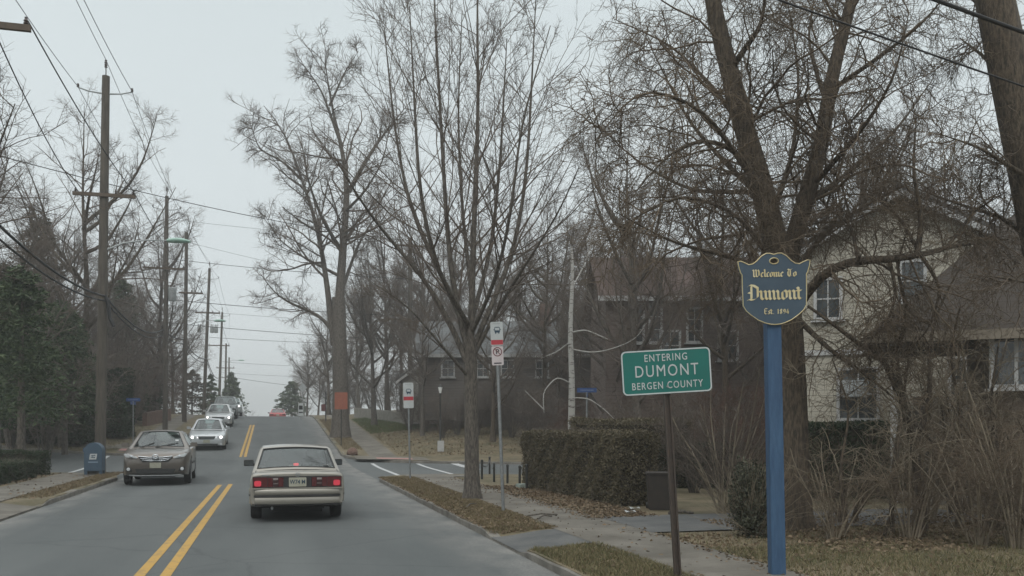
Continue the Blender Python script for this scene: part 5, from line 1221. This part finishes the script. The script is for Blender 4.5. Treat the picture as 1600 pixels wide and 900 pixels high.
def car(name, label, p, body, pos, rz, group=None, cat='car', pitch=0):
    r = empty(name, pos, rz, label, cat, group); r.rotation_euler = (pitch, 0, rz)
    L, tab, wy, rw, tr = p['L'], p['deck'], p['wheels'], p['rw'], p['track']
    zb = p.get('zb', .2); ra = rw + .06
    ys = sorted(set([round(v, 3) for v in list(np.linspace(.0, L, 30)) + [.012, .04, .09, L - .09, L - .04, L - .012] + [w0 + ra * math.cos(a) for w0 in wy for a in np.linspace(.0, math.pi, 13)]]))
    rows = []
    for y in ys:
        zd, hw, zl = lerp_tab(tab, y, 1), lerp_tab(tab, y, 2), lerp_tab(tab, y, 3)
        bot = zl
        for w0 in wy:
            if abs(y - w0) < ra: bot = max(bot, rw + math.sqrt(max(ra * ra - (y - w0) ** 2, 0)))
        bot = min(bot, zd - .12); h = zd - bot
        half = [(0, bot), (.86 * hw, bot), (.965 * hw, bot + .01), (hw * .985, bot + .25 * min(h, .3)), (hw, zl + (zd - zl) * .62 if zl + (zd - zl) * .62 > bot + .06 else bot + .06), (hw * .988, zd - .10 if zd - .1 > bot + .08 else bot + .08), (hw * .965, zd - .035), (hw * .92, zd - .008), (hw * .82, zd + .004), (hw * .42, zd + .018), (0, zd + .024)]
        rows.append([(x, y, z) for x, z in half] + [(-x, y, z) for x, z in half[-2:0:-1]] + [(half[0][0], y, half[0][1])])
    b = MB(); b.grid(rows); n = len(rows[0]); k = len(rows)
    b.f += [tuple(range(n - 2, -1, -1)), tuple((k - 1) * n + i for i in range(n - 1))]
    b.build('body', body, r, smooth=38)
    # cabin: a frame with real openings, glass in them
    (y0, z0), (y1, z1), (y2, z2), (y3, z3) = p['cabin']; hb, hr = p['cab_w']
    zs = p.get('belt', max(z0, z3) - .02); up = p.get('pillar', .88)
    def ztop(y): return float(np.interp(y, [y0, y1, (y1 + y2) / 2, y2, y3], [z0, z1, max(z1, z2) + .012, z2, z3]))
    zmax = max(z1, z2)
    def hw(z): return hb + (hr - hb) * min(1, max(0, (z - zs) / (zmax - zs)))
    yst = [y0, y0 + .06, y0 + (y1 - y0) * .3, y0 + (y1 - y0) * .62, y1 - .05, y1] + [y1 + (y2 - y1) * t for t in (.12, .3, .46, .54, .72, .88)] + [y2, y2 + .06, y2 + (y3 - y2) * .38, y2 + (y3 - y2) * .7, y3 - .07, y3]
    us = [-1, -up, -.5, 0, .5, up, 1]; rws = [0, .07, .9, 1]
    def top(i, u):
        y = yst[i]; z = ztop(y); return (u * (hw(z) - .045), y, z + .035 * (1 - u * u) * p.get('crown', 1))
    def side(i, s, t):
        y = yst[i]; z1_ = ztop(y) - .035; zb_ = min(zs, z1_ - .004); z = zb_ + (z1_ - zb_) * t
        return (s * (hw(z) + .012 * math.sin(math.pi * t)), y, z)
    b = MB(); S = len(yst)
    def quad(a, b_, c, d_): b.add([a, b_, c, d_], [(0, 1, 2, 3)])
    for i in range(S - 1):
        for j in range(6):
            if 1 <= j <= 4 and (1 <= i <= 3 or 13 <= i <= 15): continue
            quad(top(i, us[j]), top(i, us[j + 1]), top(i + 1, us[j + 1]), top(i + 1, us[j]))
        for s in (-1, 1):
            for j in range(3):
                if j == 1 and i in p.get('side_open', (3, 4, 5, 6, 7, 9, 10, 11, 12, 13)): continue
                quad(side(i, s, rws[j]), side(i + 1, s, rws[j]), side(i + 1, s, rws[j + 1]), side(i, s, rws[j + 1]))
            quad(side(i, s, 1), side(i + 1, s, 1), top(i + 1, s), top(i, s))
    b.build('cabin_frame', body, r, smooth=45)
    def inset(P, o): return P
    b = MB(); b.grid([[Vector(top(i, u)) - Vector((0, 0, .008)) for u in np.linspace(-up - .03, up + .03, 9)] for i in (1, 2, 3, 4)]); b.build('windshield', p.get('glass', M['glass']), r, smooth=60)
    b = MB(); b.grid([[Vector(top(i, u)) - Vector((0, 0, .008)) for u in np.linspace(-up - .03, up + .03, 9)] for i in (13, 14, 15, 16)]); b.build('rear_window', p.get('glass', M['glass']), r, smooth=60)
    so = sorted(p.get('side_open', (3, 4, 5, 6, 7, 9, 10, 11, 12, 13)))
    for s in (-1, 1):
        run = []
        for q in so + [None]:
            if run and (q is None or q != run[-1] + 1):
                idx = run + [run[-1] + 1]
                b = MB(); b.grid([[Vector(side(i, s, t)) - Vector((s * .008, 0, 0)) for t in (.05, .5, .92)] for i in idx]); b.build('side_window', p.get('side_glass', M['dark_glass']), r, smooth=60); run = []
            if q is not None: run.append(q)
    # black seal round the front and rear glass
    for ids in ((1, 4), (13, 16)):
        loop = [Vector(top(ids[0], u)) for u in np.linspace(-up, up, 9)] + [Vector(top(i, up)) for i in range(ids[0] + 1, ids[1])] + [Vector(top(ids[1], u)) for u in np.linspace(up, -up, 9)] + [Vector(top(i, -up)) for i in range(ids[1] - 1, ids[0] - 1, -1)]
        b = MB(); b.tube(loop, .014, 5, False); b.build('glass_seal', M['black_trim'], r, smooth=60)
    # seats, shelf
    for yy in p.get('seats', ()):
        for s in (-1, 1):
            b = MB(); b.box((s * .36, yy, zs + .06), (.46, .14, .3)); st = b.build('seat', M['seat'], r, bevel=.05)
            b = MB(); b.box((s * .36, yy + .02, zs + .3), (.26, .09, .16)); b.build('headrest', M['seat'], st, bevel=.03)
    b = MB(); b.grid([[(u * (hb - .06), y, zs - .0) for u in (-1, 0, 1)] for y in (y0 + .05, y3 - .05)]); b.build('parcel_shelf', M['seat'], r)
    # wheels
    for w0 in wy:
        for s in (-1, 1):
            prof = [(rw * .62, -.095), (rw * .9, -.1), (rw * .985, -.075), (rw, -.03), (rw, .03), (rw * .985, .075), (rw * .9, .1), (rw * .62, .095)]
            b = MB(); b.lathe(prof, 28, 'x', (s * (tr - .1), w0, rw)); wl = b.build('wheel', M['tyre'], r, smooth=40)
            b = MB(); b.lathe([(0, .075 * s), (rw * .2, .08 * s), (rw * .25, .06 * s), (rw * .55, .055 * s), (rw * .64, .098 * s), (rw * .66, .06 * s)], 28, 'x', (s * (tr - .1), w0, rw))
            for q in range(5 if rw > .33 else 8):
                a = q * 2 * math.pi / (5 if rw > .33 else 8); b.box((s * (tr - .1) + .075 * s, w0 + math.cos(a) * rw * .38, rw + math.sin(a) * rw * .38), (.03, rw * .5, .05), m=Matrix.Rotation(a, 4, 'X'))
            b.build('rim', M['rim'], wl, smooth=40)
    b = MB(); b.box((0, L / 2, zb + .02), (1.0, L * .8, .1)); b.box((0, L - .5, zb - .0), (.9, .5, .14)); b.build('underbody', M['arch'], r)
    for s in (-1, 1):
        ym = y0 + (y1 - y0) * .36
        b = MB(); b.box((s * (hb + .12), ym, zs + .09), (.2, .09, .13)); b.tube([(s * (hb - .02), ym, zs + .04), (s * (hb + .06), ym, zs + .07)], .03, 6); mo = b.build('mirror', p.get('mirror', body), r, bevel=.012)
        b = MB(); b.box((s * (hb + .12), ym + .048, zs + .09), (.17, .006, .1)); b.build('mirror_glass', M['pane'], mo)
    return r
def plate(r, y, z, s, txt=None, w=.31, h=.155):
    b = MB(); b.prism(sh(rrect(w, h, .012), 0, z), y - .006, y + .006); p = b.build('licence_plate', M['plate'], r)
    if txt:
        me = text_mesh(txt, .105, .85, .002); me.materials.clear(); me.materials.append(M['sign_ink'])
        if s > 0: me.transform(Matrix.Rotation(math.pi, 4, 'Z'))
        me.transform(Matrix.Translation((0, y + s * .0075, z))); obj('lettering', me, p)
    return p
def patch(r, name, m, pts_, y0, y1, bev=0): b = MB(); b.prism(pts_, y0, y1); return b.build(name, m, r, bevel=bev)
def rect(x0, x1, z0, z1): return [(x0, z0), (x1, z0), (x1, z1), (x0, z1)]

# gold beige saloon ahead, seen from behind
TAN = paint('champagne car paint', (.285, .265, .225), .3, .36)
L = 4.48
sed = dict(L=L, wheels=(.92, 3.52), rw=.30, track=.84, zb=.24,
           deck=[(0, .64, .74, .34), (.1, .70, .80, .28), (.5, .76, .83, .24), (1.25, .84, .85, .24), (2.2, .88, .855, .24), (3.5, .90, .852, .24), (4.2, .90, .845, .27), (4.40, .895, .84, .30), (4.45, .885, .835, .32), (4.48, .86, .825, .34)],
           cabin=((1.18, .86), (1.82, 1.345), (3.02, 1.335), (3.72, .90)), cab_w=(.81, .665), pillar=.965, belt=.88, seats=(2.05, 3.05), mirror=M['black_trim'])
x, y = at(465, 16.35 ); SX, SYY = x, y
r = car('beige_saloon', 'champagne beige saloon seen from behind in the near lane, brake lamps glowing', sed, TAN, (SX, SYY + L, float(H(SYY))), math.pi)
# tail: lamp band, plate, boot lid, bumper (rear face is at y = L)
e_ = L + .004
patch(r, 'lamp_band', M['black_trim'], rect(-.79, .79, .632, .835), L - .05, e_ + .012, .006)
for s in (-1, 1):
    def xs(a, b_): return (min(s * a, s * b_), max(s * a, s * b_))
    a = xs(.53, .785); tl = patch(r, 'tail_light', M['red_lens'], rect(a[0], a[1], .645, .825), L - .04, e_ + .024, .006)
    b = MB(); b.lathe([(.085, -.004), (.08, .008), (0, .014)], 16, 'y', (s * .685, e_ + .024, .715)); b.v.clear(); b.f.clear(); b.prism(sh(rrect(.12, .1, .03), s * .70, .715), e_ + .02, e_ + .028); b.build('lit_bulb', M['red_lit'], tl)
    a = xs(.245, .525); inn = patch(r, 'inner_lamp', M['dark_lens'], rect(a[0], a[1], .645, .825), L - .04, e_ + .02, .006)
    a = xs(.255, .335); patch(inn, 'red_segment', M['red_lens'], rect(a[0], a[1], .655, .815), e_ + .01, e_ + .0235)
    a = xs(.44, .52); patch(inn, 'red_segment', M['red_lens'], rect(a[0], a[1], .655, .815), e_ + .01, e_ + .0235)
    a = xs(.345, .43); patch(inn, 'reversing_lamp', mat('grey lamp lens', (.25, .22, .21), .2), rect(a[0], a[1], .775, .812), e_ + .01, e_ + .0245)
    a = xs(.345, .43); patch(inn, 'grey_bar', mat('grey lamp bar', (.11, .09, .085), .3), rect(a[0], a[1], .70, .722), e_ + .01, e_ + .0235)
plate(r, e_ + .03, .735, 1, 'W74 M', .31, .165)
b = MB(); b.lathe([(.042, -.004), (.042, .008), (.032, .008), (.032, -.004)], 20, 'y', (0, L + .004, .868)); b.box((.0, L + .007, .874), (.05, .006, .009), m=Matrix.Rotation(R(-35), 4, 'Y')); b.box((.006, L + .007, .860), (.05, .006, .009), m=Matrix.Rotation(R(-35), 4, 'Y')); b.build('round_emblem', M['steel'], r)
b = MB(); b.box((.56, L + .005, .862), (.13, .008, .022)); b.build('maker_script', M['steel'], r)
# bumper: wraps round the tail with a black rub strip
def bumper(y0, y1, hw_, z0_, z1_, out_, m, nm, s=1):
    rows = []
    for u in np.linspace(-1, 1, 17):
        c = abs(u) ** 6; xx = u * hw_; yy = (y1 + out_) if s > 0 else (y1 - out_); yy = yy - s * c * .09
        if abs(u) == 1: yy = y1 - s * .30
        rows.append([(xx, y1 - s * .1 if abs(u) < 1 else yy, z0_), (xx, yy - s * .02, z0_), (xx, yy, z0_ + .025), (xx, yy, z1_ - .03), (xx, yy - s * .025, z1_), (xx, y1 - s * .1 if abs(u) < 1 else yy, z1_)])
    b = MB(); b.grid(rows); return b.build(nm, m, r, smooth=40)
bumper(0, L, .858, .335, .478, .07, TAN, 'bumper'); bumper(0, L, .866, .476, .504, .085, M['black_trim'], 'rub_strip'); bumper(0, L, .862, .502, .62, .075, TAN, 'bumper')
b = MB(); b.box((0, L + .02, .62), (1.6, .09, .03)); b.build('bumper_top', TAN, r, bevel=.01)
patch(r, 'boot_shadow_gap', M['black_trim'], rect(-.72, .72, .838, .842), L - .03, L + .006)
b = MB(); b.box((0, 3.4, 1.01), (.1, .05, .05)); b.build('high_brake_lamp', mat('lit brake lamp', (.8, .05, .06), .3, emit=.9), r, bevel=.01)
for q, w_ in ((.60, .09), (-.55, .10)):
    b = MB(); b.box((q, 3.585, .985 if q < 0 else .965), (w_, .004, .05 if q < 0 else .03), m=Matrix.Rotation(R(-50), 4, 'X')); b.build('window_sticker', M['sign_white'], r)
for s in (-1, 1):
    b = MB(); b.tube([(s * .735, L - .02, .865), (s * .74, L - .3, .915), (s * .74, L - .72, .922)], .005, 4); b.build('boot_lid_gap', M['black_trim'], r)
b = MB(); b.box((0, L - .03, .328), (1.5, .16, .03)); b.build('bumper_skirt', M['arch'], r)
b = MB(); b.tube([(.45, L - .35, .27), (.45, L - .02, .26)], .025, 8); b.build('exhaust_pipe', M['steel'], r)
b = MB(); b.box((0, L - .2, .29), (1.3, .1, .06)); b.build('valance', M['arch'], r)

# front end shared by the oncoming cars
def nose(r, body, w, z, lit=False, grille='bar', L_=None, plate_txt=None, plate_on=True, gh=.14, style=0):
    for s in (-1, 1):
        a = sorted((s * (w - .40), s * (w - .06))); c = .10
        pl = [(a[0], z + (.0 if s < 0 else .02)), (a[1], z + (.02 if s < 0 else .0)), (a[1], z + (.12 if s < 0 else .15)), (a[0], z + (.15 if s < 0 else .12))]
        hl = patch(r, 'headlight', M['lens'], pl, -.012, .16, .012)
        b = MB(); b.lathe([(.062, .0), (.055, -.012), (0, -.02)], 14, 'y', (s * (w - .2), -.014, z + .075)); b.build('bulb', M['lit'] if lit else M['chrome'], hl)
    g0 = w - .46
    gr = patch(r, 'grille', M['black_trim'], [(-g0 * .8, z - .03), (g0 * .8, z - .03), (g0, z + gh - .02), (-g0, z + gh - .02)], -.03, .1, .01)
    b = MB()
    for q in range(3): b.box((0, -.034, z - .0 + q * (gh - .05) / 2.2), (g0 * 1.75, .012, .018))
    b.build('chrome_bar', M['chrome'], gr)
    patch(r, 'lower_intake', M['black_trim'], [(-w * .55, z - .36), (w * .55, z - .36), (w * .62, z - .25), (-w * .62, z - .25)], -.03, .1, .01)
    for s in (-1, 1):
        b = MB(); b.lathe([(.055, 0), (.05, -.01), (0, -.014)], 12, 'y', (s * (w - .2), -.02, z - .27)); b.build('fog_lamp', M['lens'], r)
    if plate_on: plate(r, -.045, z - .13, -1, plate_txt)

# grey brown crossover, oncoming
TAUPE = paint('taupe car paint', (.15, .13, .112), .5, .3)
ven = dict(L=4.8, wheels=(.98, 3.75), rw=.37, track=.945, zb=.26,
           deck=[(0, .78, .72, .40), (.05, .90, .82, .34), (.25, .98, .90, .30), (.7, 1.03, .945, .28), (1.3, 1.08, .955, .28), (2.2, 1.10, .96, .28), (3.8, 1.14, .955, .28), (4.5, 1.13, .92, .32), (4.72, 1.05, .88, .36), (4.8, .95, .84, .42)],
           cabin=((1.22, 1.07), (2.12, 1.585), (3.75, 1.575), (4.6, 1.13)), cab_w=(.875, .62), belt=1.09, seats=(2.45, 3.4))
def on_road(px, d, off=0): x, y = at(px, d); return (x + off, y, float(H(y)))
ps = on_road(243, 26.3); vr = car('taupe_crossover', 'dull taupe crossover with chrome grille bars, nearest oncoming car', ven, TAUPE, ps, R(2), 'oncoming queue of cars')
r = vr; w = .9
for s in (-1, 1):
    a = [(s * .50, .80), (s * .80, .845), (s * .87, .93), (s * .84, .955), (s * .62, .895), (s * .49, .845)]
    hl = patch(r, 'headlight', M['lens'], a if s > 0 else a[::-1], -.035, .28, .012)
    b = MB(); b.lathe([(.05, 0), (.045, -.01), (0, -.014)], 14, 'y', (s * .66, -.036, .86)); b.build('bulb', M['chrome'], hl)
    fg = [(s * .62, .42), (s * .80, .44), (s * .82, .56), (s * .68, .54)]
    fl = patch(r, 'fog_lamp_pocket', M['black_trim'], fg if s > 0 else fg[::-1], -.03, .12, .01)
    b = MB(); b.lathe([(.05, 0), (.045, -.012), (0, -.018)], 12, 'y', (s * .735, -.032, .495)); b.build('fog_lamp', M['lens'], fl)
gr = patch(r, 'grille', M['black_trim'], [(-.36, .70), (.36, .70), (.48, .86), (-.48, .86)], -.05, .1, .01)
b = MB()
for q, zz in enumerate((.735, .785, .84)):
    ww = .37 + q * .05; b.tube([(-ww, -.05, zz + .03), (-ww * .4, -.066, zz), (ww * .4, -.066, zz), (ww, -.05, zz + .03)], .013, 6)
b.build('chrome_bar', M['chrome'], gr)
b = MB()
def oval(b, a, c, r_, z0_, yy=-.08): b.tube([(a * math.cos(t), yy, z0_ + c * math.sin(t)) for t in np.linspace(0, 2 * math.pi, 21)], r_, 6, False)
oval(b, .085, .058, .010, .865); oval(b, .04, .055, .008, .865, -.082); oval(b, .06, .026, .008, .885, -.084); b.build('oval_emblem', M['chrome'], r, smooth=60)
patch(r, 'lower_intake', M['black_trim'], [(-.5, .36), (.5, .36), (.56, .50), (-.56, .50)], -.035, .1, .01)
b = MB(); b.tube([(-.72, .02, .32), (-.5, -.03, .30), (.5, -.03, .30), (.72, .02, .32)], .022, 6); b.build('silver_lip', M['steel'], r)
plate(r, -.06, .605, -1, None)
b = MB(); b.tube([(-.55, 1.2, 1.105), (-.15, 1.45, 1.24)], .012, 5); b.tube([(-.1, 1.2, 1.105), (.45, 1.42, 1.225)], .012, 5); b.build('wiper', M['black_trim'], r)
b = MB(); b.box((.5, 1.52, 1.315), (.09, .004, .06), m=Matrix.Rotation(R(-55), 4, 'X')); b.build('window_sticker', M['sign_white'], r)
for s in (-1, 1):
    b = MB(); b.box((s * .962, 2.4, .62), (.02, 1.9, .05)); b.build('side_trim', M['black_trim'], r, bevel=.008)

SILVER = paint('silver car paint', (.50, .52, .53), .55, .28); SILVER2 = paint('pale silver car paint', (.46, .47, .47), .55, .3)
sal = dict(L=4.85, wheels=(.9, 3.75), rw=.325, track=.90, zb=.22,
           deck=[(0, .60, .70, .30), (.05, .70, .80, .26), (.25, .78, .87, .22), (.7, .84, .90, .22), (1.45, .92, .912, .22), (2.2, .94, .915, .22), (3.8, .98, .91, .22), (4.6, .98, .87, .26), (4.8, .92, .84, .3), (4.85, .84, .8, .36)],
           cabin=((1.38, .93), (2.2, 1.42), (3.3, 1.41), (4.15, .98)), cab_w=(.83, .60), belt=.94, seats=(2.5, 3.35))
def pitch_at(y): return math.atan(float(H(y + 2.4) - H(y - 0)) / 2.4)
def oncoming(name, label, p, body, px, d, lit, sty=0, pl=True):
    ps = on_road(px, d); y = ps[1]; q = car(name, label, p, body, ps, R(1), 'oncoming queue of cars', pitch=math.atan(float(H(y + p['wheels'][1]) - H(y + p['wheels'][0])) / (p['wheels'][1] - p['wheels'][0])))
    w_, z_ = (.88, .60) if p is sal else (.88, .82)
    nose(q, body, w_, z_, lit, plate_on=pl); return q
m1 = oncoming('silver_saloon', 'silver saloon with both headlamps lit and a wide grille, behind the taupe crossover', sal, SILVER, 323, 44.8, True)
b = MB(); oval(b, .05, .05, .008, .81, .28); b.tube([(0, .28, .76), (0, .28, .86)], .006, 5); b.build('star_emblem', M['chrome'], m1)
oncoming('pale_silver_saloon', 'pale silver saloon with a lit headlamp, third in the oncoming queue', sal, SILVER2, 341, 60, True)
suv = dict(L=4.7, wheels=(.9, 3.7), rw=.37, track=.92, zb=.3,
           deck=[(0, .85, .75, .42), (.05, .98, .84, .36), (.25, 1.05, .90, .32), (.8, 1.09, .92, .32), (1.3, 1.12, .93, .32), (4.3, 1.14, .92, .32), (4.62, 1.1, .9, .36), (4.7, .95, .86, .44)],
           cabin=((1.22, 1.11), (1.95, 1.68), (3.9, 1.67), (4.55, 1.14)), cab_w=(.87, .68), belt=1.13, seats=(2.3, 3.2))
oncoming('dark_suv', 'dark green grey sport utility car, fourth in the oncoming queue', suv, paint('dark green grey paint', (.05, .066, .066), .4), 351, 69, False)
oncoming('pale_suv', 'pale grey sport utility car near the crest, fifth in the oncoming queue', suv, paint('pale grey paint', (.36, .39, .39), .4), 361, 79, True)
oncoming('white_van', 'white high roofed car at the crest, farthest in the oncoming queue', dict(suv, cabin=((1.0, 1.11), (1.6, 2.0), (4.3, 2.0), (4.66, 1.14))), paint('off white paint', (.5, .52, .52), .1), 367, 92, False)
x, y = at(434, 96); rd = car('red_car', 'red car seen from behind just beyond the crest of the road', sal, paint('red car paint', (.36, .035, .035), .2), (x, y + 4.85, float(H(y)) - .05), math.pi)
patch(rd, 'tail_light', M['red_lens'], rect(-.8, -.45, .72, .86), 4.8, 4.87); patch(rd, 'tail_light', M['red_lens'], rect(.45, .8, .72, .86), 4.8, 4.87); plate(rd, 4.88, .75, 1)

# ------------------------------------------------------------------ small loose cover: dead leaves and grass (too many to count)
def scatter(n, f):
    out_ = []
    while len(out_) < n:
        x, y, w_ = f();
        if random.random() < w_: out_.append((x, y))
    P = np.array(out_); return np.column_stack([P, G(P[:, 0], P[:, 1])])
def patchy(x, y, s=1.0): return .5 + .5 * math.sin(x * 1.7 * s + 2 * math.sin(y * .9 * s)) * math.sin(y * 1.3 * s + 1.5 * math.sin(x * .8 * s))
def off_drive(x, y): return 0 if (11.5 < y < 15.2) and x < 12.5 and (x < 4.35 or 12.5 < y < 15) else 1
def f_verge():
    y = random.uniform(13.6, 28.5); x = random.uniform(XR - .05, SW0 + .1); return x, y, .25 + .75 * patchy(x, y) + (.6 if y < 17.5 else 0)
def f_near():
    y = random.uniform(4.5, 11.6); x = random.uniform(XR + .15, SW0 + .1); return x, y, .15 + .35 * patchy(x, y, 1.5)
def f_hedge():
    y = random.uniform(14.8, 23.5); x = random.uniform(5.25, 6.75); return x, y, max(.03, min(1, (x - 5.2) / .7)) * (.4 + .6 * patchy(x, y))
def f_lawn():
    y = random.uniform(5, 12.3); x = random.uniform(5.4, 15); return x, y, .12 + .5 * patchy(x, y) + (.5 if y > 10.5 else 0)
def f_thick():
    y = random.uniform(9.8, 14); x = random.uniform(7, 17); return x, y, .35 + .6 * patchy(x, y)
def f_hill():
    y = random.uniform(43, 62); x = random.uniform(6, 20); return x, y, .35 + .5 * patchy(x, y, .5)
def f_walk():
    y = random.uniform(5, 28); x = random.uniform(SW0, SW1 + .1); return x, y, .06 + .5 * max(0, (x - 5.15) / .45) * patchy(x, y)
def f_left():
    y = random.uniform(22, 34); x = random.uniform(-9, -5); return x, y, .1 if -6.95 < x < -5.65 else .5
def litter(parts, name='leaf_litter'):
    V, F, n = [], [], 0
    for cnt, f, sz, lift in parts:
        P = scatter(cnt, f); P[:, 2] += .012 + np.abs(rng.normal(0, lift, len(P)))
        a, b_ = leaves(P, np.full(len(P), sz), .35, 0, .6); V.append(a); F.append(b_ + n); n += len(a)
    V = np.concatenate(V); lo = G(V[:, 0], V[:, 1]) + .004; V[:, 2] = np.maximum(V[:, 2], lo)
    return tag(obj(name, raw_mesh(name, V, np.concatenate(F), M['leaf_litter'])), 'fallen brown leaves lying on the verge and lawn', 'dead leaves', kind='stuff')
litter([(5200, f_verge, .025, .012), (900, f_near, .024, .008), (5500, f_hedge, .028, .014), (5500, f_lawn, .026, .01), (9000, f_thick, .03, .02), (3500, f_hill, .06, .02), (900, f_walk, .032, .006), (1200, f_left, .04, .012)])
def blades(parts, m, lab):
    Vs = []
    for cnt, f, h_ in parts:
        P = scatter(cnt, f); n = len(P); az = rng.uniform(0, 6.28, n); w_ = .0045 * rng.uniform(.7, 1.5, n) * (h_ / .05); hh = h_ * rng.uniform(.5, 1.5, n)
        d1 = np.stack([np.cos(az), np.sin(az), 0 * az], 1) * w_[:, None]; ln = rng.normal(0, .55, (n, 3)) * hh[:, None]; ln[:, 2] = hh
        Vs.append(np.stack([P - d1, P + d1, P + ln], 1).reshape(-1, 3))
    V = np.concatenate(Vs); F = np.arange(len(V)).reshape(-1, 3)
    return tag(obj('grass', raw_mesh('grass', V, F, m)), lab, 'grass', kind='stuff')
def g_near():
    y = random.uniform(4.5, 11.7); x = random.uniform(XR + .04, SW0 + .08); return x, y, .35 + .65 * patchy(x, y, 1.2)
def g_verge():
    y = random.uniform(13.6, 28.6); x = random.uniform(XR + .02, SW0 + .07); return x, y, .3 + .6 * patchy(x + 3, y)
def g_lawn():
    y = random.uniform(5, 12.4); x = random.uniform(5.55, 15); return x, y, (.3 + .7 * patchy(x + 5, y, .8)) * (1 if y < 10.8 else .35)
def g_left():
    y = random.uniform(22.5, 34); x = random.uniform(-5.65, -4.95); return x, y, .8
def g_hill():
    y = random.uniform(43, 66); x = random.uniform(5.9, 20); return x, y, .4 + .5 * patchy(x, y, .4)
def g_hill_verge():
    y = random.uniform(46, 70); x = random.uniform(XR + .2, 4.45); return x, y, .6
def g_far_left():
    y = random.uniform(46, 62); x = random.uniform(-16, -7.2); return x, y, .6
blades([(26000, g_near, .05), (9000, g_verge, .05), (52000, g_lawn, .05), (12000, g_hill, .08), (9000, g_far_left, .08)], M['grass'], 'thin green brown winter grass on the near verge and lawns')
def g_green():
    y = random.uniform(56, 70); x = random.uniform(5.9, 11); return x, y, .5 + .5 * patchy(x, y, .6)
M['green_grass'] = leafmat('greener bank grass', (.05, .08, .026), (.11, .14, .05))
blades([(16000, g_green, .11)], M['green_grass'], 'greener grass on the bank below the pale retaining wall')
blades([(9000, g_near, .045), (46000, g_verge, .042), (14000, g_lawn, .045), (7000, g_left, .05), (18000, g_hill, .08), (7000, g_hill_verge, .08)], M['straw'], 'straw coloured dead grass on the verges beside the kerbs')
# twigs and scraps on the ground
b = MB()
for px, d, a, l_ in ((845, 16.1, .3, .35), (735, 18.2, 1.2, .5), (850, 15.8, .9, .3)):
    x, y = at(px, d); z = g(x, y) + .03; b.tube([(x - math.cos(a) * l_, y - math.sin(a) * l_, z), (x, y, z + .03), (x + math.cos(a) * l_, y + math.sin(a) * l_ * .6, z)], .014, 5)
tag(b.build('fallen_twigs', M['bark']), 'dark fallen twigs scattered on the leafy verge', 'twigs', kind='stuff')
for px, d, lab in ((992, 17.3, 'scrap of white paper lying in leaves at the foot of the hedge'), (985, 16.6, 'smaller scrap of white paper lying on the pavement edge by the hedge')):
    x, y = at(px, d); b = MB(); b.add([(-.11, -.06, .02), (.0, -.07, .05), (.1, -.04, .02), (.11, .05, .05), (0, .06, .03), (-.1, .05, .06)], [(0, 1, 4, 5), (1, 2, 3, 4)]); b.add([(-.1, -.05, .01), (.1, -.04, .01), (.09, .05, .01), (-.09, .05, .01)], [(0, 1, 2, 3)])
    o = b.build('paper_scrap', M['sign_white']); o.location = (x, y, g(x, y) + .02); tag(o, lab, 'litter')
x, y = at(1045, 16.5); b = MB(); b.tube([(0, 0, .03), (.25, .05, .05), (.5, .0, .02)], [.03, .04, .02], 6); o = b.build('dark_branch', M['bark']); o.location = (x, y, g(x, y)); tag(o, 'dark broken branch lying beside the brown bin', 'branch')

# ------------------------------------------------------------------ the damp winter air: far things pale a little
hm = bpy.data.materials.new('winter air'); hm.use_nodes = True; n = hm.node_tree.nodes; n.clear()
ho = n.new('ShaderNodeOutputMaterial'); hv = n.new('ShaderNodeVolumePrincipled'); hv.inputs['Color'].default_value = (.88, .89, .88, 1); hv.inputs['Density'].default_value = .0018; hv.inputs['Anisotropy'].default_value = .2
hm.node_tree.links.new(hv.outputs[0], ho.inputs['Volume'])
b = MB(); b.box((0, 415, 8), (1240, 990, 52)); tag(b.build('haze', hm), 'thin damp winter haze over the whole street', 'haze', kind='stuff')
